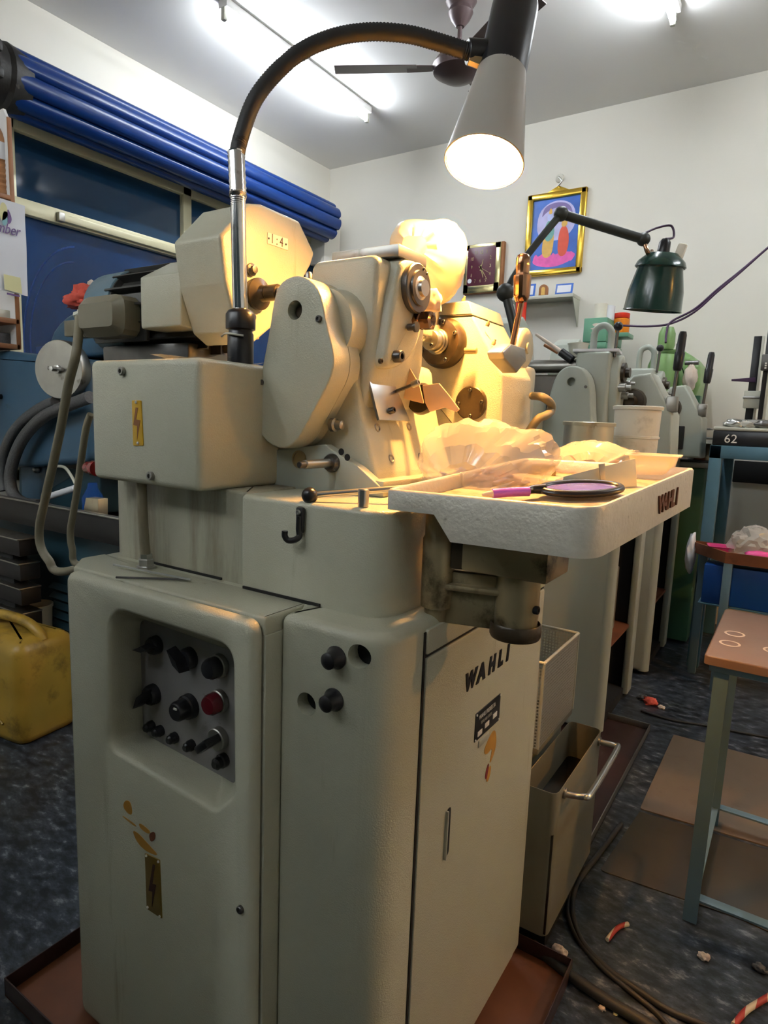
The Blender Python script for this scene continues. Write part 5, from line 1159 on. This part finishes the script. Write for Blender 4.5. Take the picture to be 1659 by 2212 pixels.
slab('shelf_bracket', 'X', -1.75, [(YB-.001, 2.03), (YB-.155, 2.03), (YB-.12, 1.99), (YB-.03, 1.88), (YB-.015, 1.86), (YB-.001, 1.86)], .006, 'sheet', ws, r=.001)
for (x0, x1, h, mt, lab) in ((-1.70, -1.615, .085, 'paper', 'small pale standing photo at the left of the wall shelf'), (-1.475, -1.36, .07, 'paper', 'small pale standing photo at the right of the wall shelf')):
    t = T('standing_photo', lab, 'photo', ((x0+x1)/2, YB-.12, 2.0525))
    quadsheet('photo_card', [(x0, YB-.14, 2.0525), (x1, YB-.14, 2.0525), (x1, YB-.125, 2.0525+h), (x0, YB-.125, 2.0525+h)], .004, sky_, t, .0005)
    quadsheet('photo_print', [(x0+.012, YB-.1402, 2.065), (x1-.012, YB-.1402, 2.065), (x1-.012, YB-.129, 2.0525+h*.85), (x0+.012, YB-.129, 2.0525+h*.85)], .0008, 'paper', t, 0)
t = T('arched_icon', 'tiny arched wooden icon in the middle of the wall shelf', 'icon', (-1.555, YB-.13, 2.0525))
slab('icon_case', 'Y', YB-.145, [(-1.585, 2.0525), (-1.525, 2.0525)]+[(-1.555+.03*math.cos(a), 2.095+.03*math.sin(a)) for a in [PI*k/10 for k in range(11)]], .02, 'wood', t, r=.002)
slab('icon_figure', 'Y', YB-.1465, [(-1.568, 2.056), (-1.542, 2.056)]+[(-1.555+.013*math.cos(a), 2.095+.013*math.sin(a)) for a in [PI*k/8 for k in range(9)]], .002, gy, t, r=0)
tag(cyl('red_canister', (aY(1126, 660, 4.05).x, 4.05, 1.84), (aY(1126, 660, 4.05).x, 4.05, 2.02), .035, 'redcap'), 'red canister showing behind the lever grip', 'canister')
bk2 = T('canister_shelf', 'low grey stand behind the second machine carrying the red canister', 'stand', (aY(1126, 660, 4.05).x, 4.05, 0)); box('stand_body', aY(1126, 660, 4.05).x-.05, aY(1126, 660, 4.05).x+.05, 4.0, 4.1, 0, 1.8395, 'paint2', bk2, r=.01)
tag(box('wall_vent', -.33, .02, YB-.02, YB-.0005, .90, 1.03, 'dark', None, r=.004), 'dark square vent low on the back wall under the surface plate', 'vent')
# ================================================================== table with the surface plate
tb = T('steel_table', 'blue steel frame table carrying the black surface plate', 'table', (.1, 3.85, 0))
X0, X1, Y0, Y1 = -.375, .62, 3.50, 4.22
for y in (Y0, Y1-.05): box('top_rail', X0, X1, y, y+.05, 1.07, 1.132, 'bsteel', tb, r=.002)
for x in (X0, X1-.05): box('top_rail', x, x+.05, Y0, Y1, 1.07, 1.132, 'bsteel', tb, r=.002)
for x in (X0, X1-.055):
    for y in (Y0, Y1-.055): box('leg', x, x+.055, y, y+.055, 0, 1.07, 'bsteel', tb, r=.002)
box('low_rail', X0, X1, Y0, Y0+.04, .44, .48, 'bsteel', tb, r=.002); box('brace', X0, X0+.04, Y0, Y1, .44, .48, 'bsteel', tb, r=.002)
sp = T('surface_plate', 'black surface plate marked 62 with pale ground top', 'surface plate', (.1, 3.85, 1.132))
box('plate_body', X0+.005, X1, Y0+.01, Y1-.02, 1.1325, 1.205, 'black', sp, r=.006); box('plate_top', X0+.005, X1, Y0+.01, Y1-.02, 1.205, 1.222, 'sheet', sp, r=.004)
text('plate_number', '62', (X0+.055, Y0+.0095, 1.147), xv, zv, .058, 'white', sp, .0006)
def gauge(name, px, y, ztop, label, w_):
    p = aY(px, 940, y); t = T(name, label, 'height gauge', (p.x, y, 1.222)); x = p.x
    box('gauge_base', x-.05, x+.05, y-.05, y+.05, 1.2225, 1.262, 'dsteel', t, r=.004); box('gauge_column', x-w_, x+w_, y-.008, y+.008, 1.26, ztop, 'black', t, r=.002)
    box('column_edge', x+w_, x+w_+.012, y-.01, y+.01, 1.26, ztop, 'sheet', t, r=.002)
    return t, x
g1, gx = gauge('height_gauge', 1613, 3.66, aY(1620, 727, 3.66).z, 'black columned height gauge on the surface plate with a scriber arm', .017)
box('slider', gx-.03, gx+.05, 3.63, 3.69, aY(1610, 882, 3.66).z, aY(1610, 845, 3.66).z, 'sheet', g1, r=.004); box('slider_band', gx-.034, gx+.045, 3.626, 3.694, aY(1610, 862, 3.66).z, aY(1610, 856, 3.66).z, 'steel', g1, r=.002)
quadsheet('scriber', [aY(1580, 823, 3.64), aY(1632, 826, 3.64), aY(1632, 815, 3.64), aY(1580, 819, 3.64)], .012, 'mauve', g1)
g2, gx = gauge('height_gauge', 1637, 3.60, aY(1659, 700, 3.60).z, 'height gauge with a digital readout box at the right edge of the picture', .010)
box('readout', gx-.02, gx+.09, 3.56, 3.585, aY(1650, 802, 3.6).z, aY(1650, 767, 3.6).z, 'bolt', g2, r=.004)
box('readout_display', gx+.02, gx+.07, 3.558, 3.561, aY(1650, 785, 3.6).z, aY(1650, 778, 3.6).z, 'white', g2, r=.0005)
for k in range(3): box('readout_key', gx-.004, gx+.004, 3.558, 3.561, aY(1650, 798-5*k, 3.6).z, aY(1650, 795-5*k, 3.6).z, 'white', g2, r=.0005)
for i, (a, b_, s, mt, lab) in enumerate(((1585, 908, .05, 'steel', 'heap of small bright clamps at the left of the surface plate'), (1612, 905, .045, 'film', 'small bag of parts on the surface plate between the gauges'), (1650, 908, .05, 'bolt', 'dark round fixture on the surface plate at the right edge'))):
    p = aY(a, 915, 3.56); tag(lump('small_parts', (p.x, 3.565, 1.2225+s*.3), (s, s*.7, s*.5), mt, None, .35, 2.6, i+20, 3), lab, 'parts')
# octagonal stand with brown pan in front of the table
os_ = T('parts_stand', 'grey blue stand with a brown rimmed octagonal pan below the surface plate', 'stand', (.05, 3.45, 0))
oz = .66; op = [(-.40, 3.42), (-.235, 3.22), (.35, 3.22), (.5, 3.42), (.5, 3.46), (-.40, 3.46)]
loft('pan', [[Vector((*q, oz-.05)) for q in op], [Vector((*q, oz)) for q in op], [Vector((*q, oz)) for q in inset(ccw(op), .012)], [Vector((*q, oz-.035)) for q in inset(ccw(op), .014)]] if area(op) > 0 else [[Vector((*q, oz-.05)) for q in ccw(op)], [Vector((*q, oz)) for q in ccw(op)], [Vector((*q, oz)) for q in inset(ccw(op), .012)], [Vector((*q, oz-.035)) for q in inset(ccw(op), .014)]], 'rust', os_)
for x, y in ((-.22, 3.24), (.33, 3.24), (-.34, 3.42), (.44, 3.42)): box('leg', x-.018, x+.018, y-.018, y+.018, 0, oz-.05, 'gblue', os_, r=.002)
box('low_rail', -.34, .44, 3.405, 3.435, .36, .40, 'bsteel', os_, r=.002)
bb = tag(box('blue_bin', -.32, .42, 3.27, 3.395, .402, .585, 'bluebox', None, r=.006), 'blue steel bin under the brown octagonal pan', 'bin')
bbs = box('bin_ledge', -.33, .43, 3.26, 3.435, .395, .4015, 'bsteel', os_, r=.001)
tubo('pink_dish', (-.27, 3.36, oz-.034), .08, .10, .07, .09, .04, 'pink', 'small pink dish with white rim in the brown pan', .2)
tag(lump('parts_bag', (-.13, 3.36, oz-.034+.085*.55+.005), (.10, .07, .085), bagm, None, .25, 2.2, 31, 4, ridge=True), 'clear bag of parts in the brown pan beside the pink dish', 'bag')
tag(lump('pink_cloth', (-.10, 3.27, oz-.034+.03*.55+.003), (.07, .025, .03), 'pink', None, .3, 2, 33, 3), 'crumpled pink cloth in the brown pan in front of the clear bag', 'cloth')
tag(box('paper_pile', .02, .22, 3.28, 3.40, oz-.0345, oz+.005, 'paper', None, r=.004, rot=.1), 'pile of white papers in the brown pan at the right edge', 'papers')
hb_ = aY(1500, 1200, 3.5)
tag(lump('hanging_bag', (-.40, 3.42, .60), (.025, .05, .10), 'paper', None, .25, 2, 41, 3, flat=False), 'white carrier bag hanging beside the blue table leg', 'bag')
# ================================================================== left side: blue lathe and shelf
lt = T('blue_lathe', 'blue lathe with a steel pulley disc left of the foreground machine', 'machine', (-2.6, 1.7, 0))
LY = 1.5
slab('headstock', 'Y', LY, rnd(oY([(-80, 760), (0, 756), (185, 775), (192, 1000), (60, 1010), (-80, 1010)], LY), [.04, .04, .05, .02, .02, .02], 4), .42, 'lblue', lt, r=.03, seg=4)
c = aY(205, 742, 1.62); slab('belt_guard', 'Y', 1.62, [(c.x+.34, c.z-.05)]+[(c.x+.34*math.cos(a), c.z+.15*math.sin(a)) for a in [PI*k/14 for k in range(15)]]+[(c.x-.34, c.z-.05)], .22, 'lblue', lt, r=.015)
p = aY(170, 712, 1.5); box('switch_box', p.x-.035, p.x+.035, 1.46, 1.54, p.z-.03, p.z+.03, 'tank', lt, r=.004)
p = aY(126, 798, 1.44); nd = Vector((.3, -.95, 0)).normalized()
pd = lathe('pulley_disc', p+nd*-.05, nd, [(0, 0), (.112, 0), (.115, .004), (.115, .046), (.112, .05), (0, .05)], 'dsteel', lt, 44)
lathe('disc_nut', p, nd, [(0, 0), (.018, 0), (.018, .012), (.010, .014), (.010, .04), (0, .042)], 'steel', pd, 6, ang=20)
cyl('disc_pin', p+Vector((-.035, -.02, .004)), p+Vector((.04, -.005, .0)), .007, 'steel', pd)
p = aY(8, 857, LY); lathe('stop_knob', (p.x-.02, LY, p.z), -yv, [(0, 0), (.012, 0), (.012, .02), (.022, .03), (.022, .045), (0, .05)], 'black', lt, 16)
# carriage body below, chip pan, base
slab('apron', 'Y', LY+.12, rnd(oY([(40, 1000), (215, 990), (215, 1110), (40, 1100)], LY+.12), .01, 3), .3, 'teal', lt, r=.01)
slab('gear_panel', 'Y', LY+.11, rnd(oY([(45, 1005), (98, 1008), (98, 1080), (48, 1085)], LY+.11), .004, 2), .02, 'lblue', lt, r=.002)
p = aY(79, 1014, LY+.10); ball('panel_knob', (p.x, LY+.10, p.z), .018, 'steel', lt)
box('panel_slot', aY(52, 1000, LY+.105).x, aY(95, 1000, LY+.105).x, LY+.104, LY+.112, aY(60, 994, LY+.1).z-.01, aY(60, 994, LY+.1).z, 'dark', lt, r=0)
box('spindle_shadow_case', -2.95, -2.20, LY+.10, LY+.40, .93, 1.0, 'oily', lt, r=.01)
zp = aY(100, 1130, LY-.1).z
box('chip_pan_floor', -3.30, -2.0, LY-.12, LY+.5, zp-.02, zp-.012, 'blackpan', lt, r=0)
box('chip_pan_wall', -3.30, -2.0, LY-.125, LY-.115, zp-.02, zp+.085, 'blackpan', lt, r=.003); box('chip_pan_wall', -2.01, -2.0, LY-.115, LY+.5, zp-.02, zp+.085, 'blackpan', lt, r=.003)
box('pan_lip', -3.30, -2.0, LY-.14, LY-.115, zp+.08, zp+.088, 'dsteel', lt, r=.002)
box('base_cabinet', -3.32, -2.05, LY-.02, LY+.45, 0, zp-.02, 'teal', lt, r=.01)
lv = [aY(a, b_, LY-.02) for a, b_ in ((118, 1275), (158, 1275))]
for k in range(7):
    z = aY(135, 1262+20*k, LY-.02).z
    quadsheet('louvre', [Vector((lv[0].x, LY-.022, z)), Vector((lv[1].x+.05, LY-.022, z)), Vector((lv[1].x+.05, LY-.045, z-.02)), Vector((lv[0].x, LY-.045, z-.02))], .003, 'teal', lt)
for pts, r_ in (([(120, 868), (95, 878), (55, 905), (25, 940), (8, 985), (5, 1030), (10, 1060)], .022), ([(195, 858), (150, 875), (95, 900), (55, 940), (32, 985), (22, 1030), (28, 1065), (50, 1085), (85, 1090)], .024)):
    tube('armoured_hose', [aY(a, b_, LY-.06) for a, b_ in pts], r_, 'hose', lt, n=10, seg=12)
tube('thin_wire', [aY(a, b_, LY-.05) for a, b_ in ((122, 1007), (140, 1010), (155, 1030), (165, 1050))], .006, 'sheet', lt, n=6)
rg = aY(72, 1060, LY-.05); tag(lump('red_rag', (rg.x, LY+.0, zp+.02), (.05, .045, .03), 'ragred', None, .4, 2.4, 50, 3), 'dark red rag on the chip pan of the blue lathe', 'rag')
p = aY(135, 1062, LY-.05); tag(cyl('grease_tube', aY(108, 1072, LY-.03), aY(163, 1054, LY-.03), .013, 'paper'), 'white tube lying on the chip pan of the blue lathe', 'tube')
p = aY(190, 1045, LY); tag(lathe('clear_bottle', (p.x, LY+.02, zp-.011), zv, [(0, 0), (.04, 0), (.042, .01), (.042, .12), (.02, .16), (.018, .18), (0, .18)], 'bluep', None, 20), 'pale bluish bottle on the chip pan behind the grey cable', 'bottle')
p = aY(198, 1110, LY-.05); tag(slab('wooden_block', 'Y', LY-.10, rnd(oY([(185, 1075), (212, 1078), (212, 1130), (176, 1128)], LY-.10), .003, 2), .04, 'tin', None, r=.002), 'tan tapered block on the chip pan next to the grey machine', 'block')
# red waste on the motor, blue arcs added for the glow in the window
p = aY(188, 648, 1.66); tag(lump('cotton_waste', (p.x, 1.66, p.z), (.10, .06, .055), 'ragred', None, .6, 2.6, 60, 4), 'tuft of red and white cotton waste on the blue belt guard', 'rag')
p = aY(210, 632, 1.68); lump('cotton_waste', (p.x, 1.68, p.z), (.06, .04, .05), 'ragpale', None, .5, 2.6, 61, 3); tag(bpy.data.objects['cotton_waste.001'], 'pale tuft of cotton waste beside the red one on the belt guard', 'rag')
gy0 = 1.75
gd = T('tinted_plastic', 'translucent blue arcs added for the glow in the dark window', 'guard', (-3.0, gy0, 1.3))
c = aY(150, 740, gy0)
for r0_, r1_, d_ in ((.34, .345, .004), (.40, .408, .004)):
    out = [(c.x+r1_*math.cos(a), c.z+r1_*1.05*math.sin(a)) for a in [PI*.45+PI*.6*k/16 for k in range(17)]]
    inn = [(c.x+r0_*math.cos(a), c.z+r0_*1.05*math.sin(a)) for a in [PI*.45+PI*.6*k/16 for k in range(17)]]
    slab('glow_arc', 'Y', gy0, out+inn[::-1], d_, 'bluep', gd, r=.001)
box('glow_sheet', c.x-.40, c.x+.1, gy0+.06, gy0+.065, 1.36, 1.50, 'bluep', gd, r=.001)
box('glow_foot', c.x-.42, c.x+.1, gy0, gy0+.07, 1.34, 1.36, 'bluep', gd, r=.001)
# shelf unit at the far left
su = T('shelf_unit', 'pale shelf unit with wood edging at the left edge of the picture', 'shelf', (-3.2, 1.4, 1.4))
SX, SYr = -3.0, 1.565
sa = aX(35, 250, SX)
slab('end_panel', 'Y', SYr-.012, [(SX-.38, 1.45), (SX, 1.45), (SX, 2.41), (SX-.03, 2.46), (SX-.38, 2.46)], .012, 'ceil', su, r=.001)
box('edge_strip', SX-.002, SX+.004, SYr-.014, SYr+.004, 1.45, 2.42, 'wood', su, r=.001)
zs = aX(30, 425, SX).z
box('shelf_board', SX-.38, SX+.004, .85, SYr-.012, zs-.02, zs, 'wood', su, r=.002)
box('back_board', SX-.39, SX-.38, .85, SYr, 1.45, 2.46, 'ceil', su, r=0)
for z in (aX(25, 745, SX).z, aX(25, 690, SX).z): box('wood_rail', SX-.38, SX+.004, .85, SYr, z-.018, z+.004, 'wood', su, r=.002)
box('wood_stile', SX-.02, SX+.005, aX(42, 700, SX).y, SYr+.004, aX(25, 750, SX).z, aX(25, 650, SX).z, 'wood', su, r=.002)
zc0 = aX(25, 640, SX).z
# calendar hanging in front
cl_ = T('wall_calendar', 'white wall calendar sheet with violet script hanging from the shelf', 'calendar', (SX+.01, 1.45, zc0))
cr = [aX(a, b_, SX+.012) for a, b_ in ((-60, 612), (60, 640), (54, 445), (-60, 408))]
bm = bmesh.new(); g = []
for i in range(13):
    row = []
    for j in range(13):
        a, b_ = i/12, j/12; q = cr[0]*(1-a)*(1-b_)+cr[1]*a*(1-b_)+cr[2]*a*b_+cr[3]*(1-a)*b_
        row.append(bm.verts.new(q+Vector((.006*noise.noise(Vector((a*3, b_*3, 1))), 0, 0))))
    g.append(row)
for i in range(12):
    for j in range(12): bm.faces.new((g[i][j], g[i+1][j], g[i+1][j+1], g[i][j+1]))
fin('calendar_sheet', bm, 'paper', cl_, ang=80)
tx = aX(-62, 485, SX+.018); text('calendar_script', 'September', (SX+.019, aX(46, 512, SX).y-.222, aX(20, 508, SX).z), yv, zv, .062, 'lilac', cl_, .0008, shear=.35, sx=.75)
for pts, mt in (([(0, 435), (14, 440), (18, 470), (0, 480)], 'note'), ([(6, 455), (18, 458), (16, 488), (4, 486)], mat('teal print', (.2, .4, .45), .5)), ([(15, 445), (26, 470), (24, 482), (16, 485)], 'lilac')):
    slab('printed_figure', 'X', SX+.0185, smoothpoly(oX(pts, SX+.0185), 2), .0006, mt, cl_, r=0)
slab('sticky_note', 'X', SX+.022, oX([(8, 592), (44, 600), (48, 635), (10, 625)], SX+.022), .001, 'note', cl_, r=0)
slab('print_bar', 'X', SX+.0195, oX([(15, 632), (43, 638), (43, 642), (15, 636)], SX+.0195), .0006, 'lilac', cl_, r=0)
# bottle on the shelf
amber = mat('amber clear bottle', (.42, .2, .09), .12, 0, .2, 30)
by_ = aX(3, 415, SX-.06).y; bt = T('plastic_bottle', 'ribbed amber plastic bottle on the shelf at the far left', 'bottle', (SX-.08, by_, zs))
prof = [(0, 0), (.046, 0), (.052, .008)]+[(.052-.004*(k % 2), .02+.011*k) for k in range(19)]+[(.05, .235), (.04, .26), (.022, .285), (.017, .29), (.017, .30), (0, .30)]
lathe('bottle_body', (SX-.08, by_, zs+.0005), zv, prof, amber, bt, 26); lathe('bottle_cap', (SX-.08, by_, zs+.295), zv, [(0, 0), (.02, 0), (.02, .03), (.017, .033), (0, .033)], 'lilac', bt, 20)
lathe('bottle_label', (SX-.08, by_, zs+.15), zv, [(.0535, 0), (.0535, .07), (.052, .07), (.052, 0)], 'paper', bt, 26, closed=True)
for k, (a, w_, h) in enumerate(((12, .05, .05), (26, .06, .04))):
    p = aX(a, 742 if k == 0 else 688, SX-.05); z = (aX(25, 745, SX).z if k == 0 else aX(25, 690, SX).z)+.0045
    tag(box('small_carton', SX-.15, SX-.05, p.y-w_, p.y+w_*.4, z, z+h, 'sheet' if k else 'hose', None, r=.003), ('dark carton in the lowest cubby of the shelf unit', 'pale carton in the upper cubby of the shelf unit')[k], 'carton')
# dark drawer stack at the lower left
dk = T('drawer_stack', 'stack of black steel trays at the left edge behind the yellow can', 'trays', (-2.75, 1.2, 0))
for k in range(4):
    z1 = aY(20, 1150+52*k, 1.28).z; box('steel_tray', -3.2, aY(42, 1200, 1.28).x, 1.28, 1.36, z1-.09, z1-.025, 'blackpan', dk, r=.003); box('tray_lip', -3.2, aY(42, 1200, 1.28).x+.004, 1.272, 1.36, z1-.025, z1-.018, 'dsteel', dk, r=.002)
box('stack_frame', -3.2, -2.62, 1.30, 1.36, 0, aY(20, 1150, 1.28).z-.03, 'dark', dk, r=.003)
# yellow jerrycan
jc = T('jerrycan', 'yellow plastic jerrycan on the floor left of the foreground machine', 'jerrycan', (-2.30, 1.20, 0))
jx0, jx1, jy0, jy1 = -2.59, -2.20, 1.06, 1.30
jr = rot_ = .12; jcen = Vector(((jx0+jx1)/2, (jy0+jy1)/2, 0))
def jl(ins, z, sx=1., dx=0.): return [Matrix.Rotation(jr, 3, 'Z') @ Vector((q[0]*sx+dx, q[1], 0))+jcen+zv*z for q in inset(rnd(rect(jx0-jcen.x, jx1-jcen.x, jy0-jcen.y, jy1-jcen.y), .055, 6), ins)]
loft('can_body', [jl(.03, 0), jl(.008, .006), jl(0, .03), jl(0, .15), jl(.003, .17), jl(0, .19), jl(0, .33), jl(.01, .355), jl(.03, .372), jl(.055, .378)], 'mustard', jc, ang=60)
def jp(x, y, z): return Matrix.Rotation(jr, 3, 'Z') @ Vector((x, y, 0))+jcen+zv*z
tube('handle', [jp(.165, 0, .355), jp(.14, 0, .385), jp(.09, 0, .408), jp(.0, 0, .418), jp(-.1, 0, .412), jp(-.15, 0, .38)], .019, 'mustard', jc, seg=12)
lathe('spout', jp(-.15, 0, .36), zv, [(0, 0), (.035, 0), (.035, .05), (.03, .055), (0, .055)], 'mustard', jc, 20)
fy_ = -(jy1-jy0)/2-.001
for (x0, z0, x1, z1) in ((-.02, .24, .08, .31), (-.04, .14, .10, .07)):
    a, b_ = jp(x0, fy_, z0), jp(x1, fy_, z1); tube('moulded_rib', [a, (a+b_)/2, b_], .006, 'mustard', jc, n=3, seg=8)
pb = T('paint_pail', 'white pail behind the yellow jerrycan', 'bucket', (-2.62, 1.36, 0)); q = aY(78, 1310, 1.40)
lathe('pail_body', (q.x, 1.40, .0), zv, [(0, 0), (.05, 0), (.062, q.z), (.066, q.z), (.066, q.z+.012), (.061, q.z+.012), (.049, .004), (0, .004)], 'plastic', pb, 28)
# nails and a feeler on top of the cabinet
for i, (a, b_, lab) in enumerate((((250, 1247), (408, 1252), 'thin dark steel needle lying on the cabinet top by the cable gland'), ((245, 1223), (412, 1256), 'thin bright steel needle crossing the dark one on the cabinet top'))):
    p0, p1 = aZ(*a, .9225), aZ(*b_, .9225); p0.y = max(p0.y, .625); p1.y = max(p1.y, .625)
    tag(cyl('steel_needle', p0+zv*.003*i, p1+zv*.003*i, .002, 'steel' if i else 'bolt', seg=8), lab, 'needle')
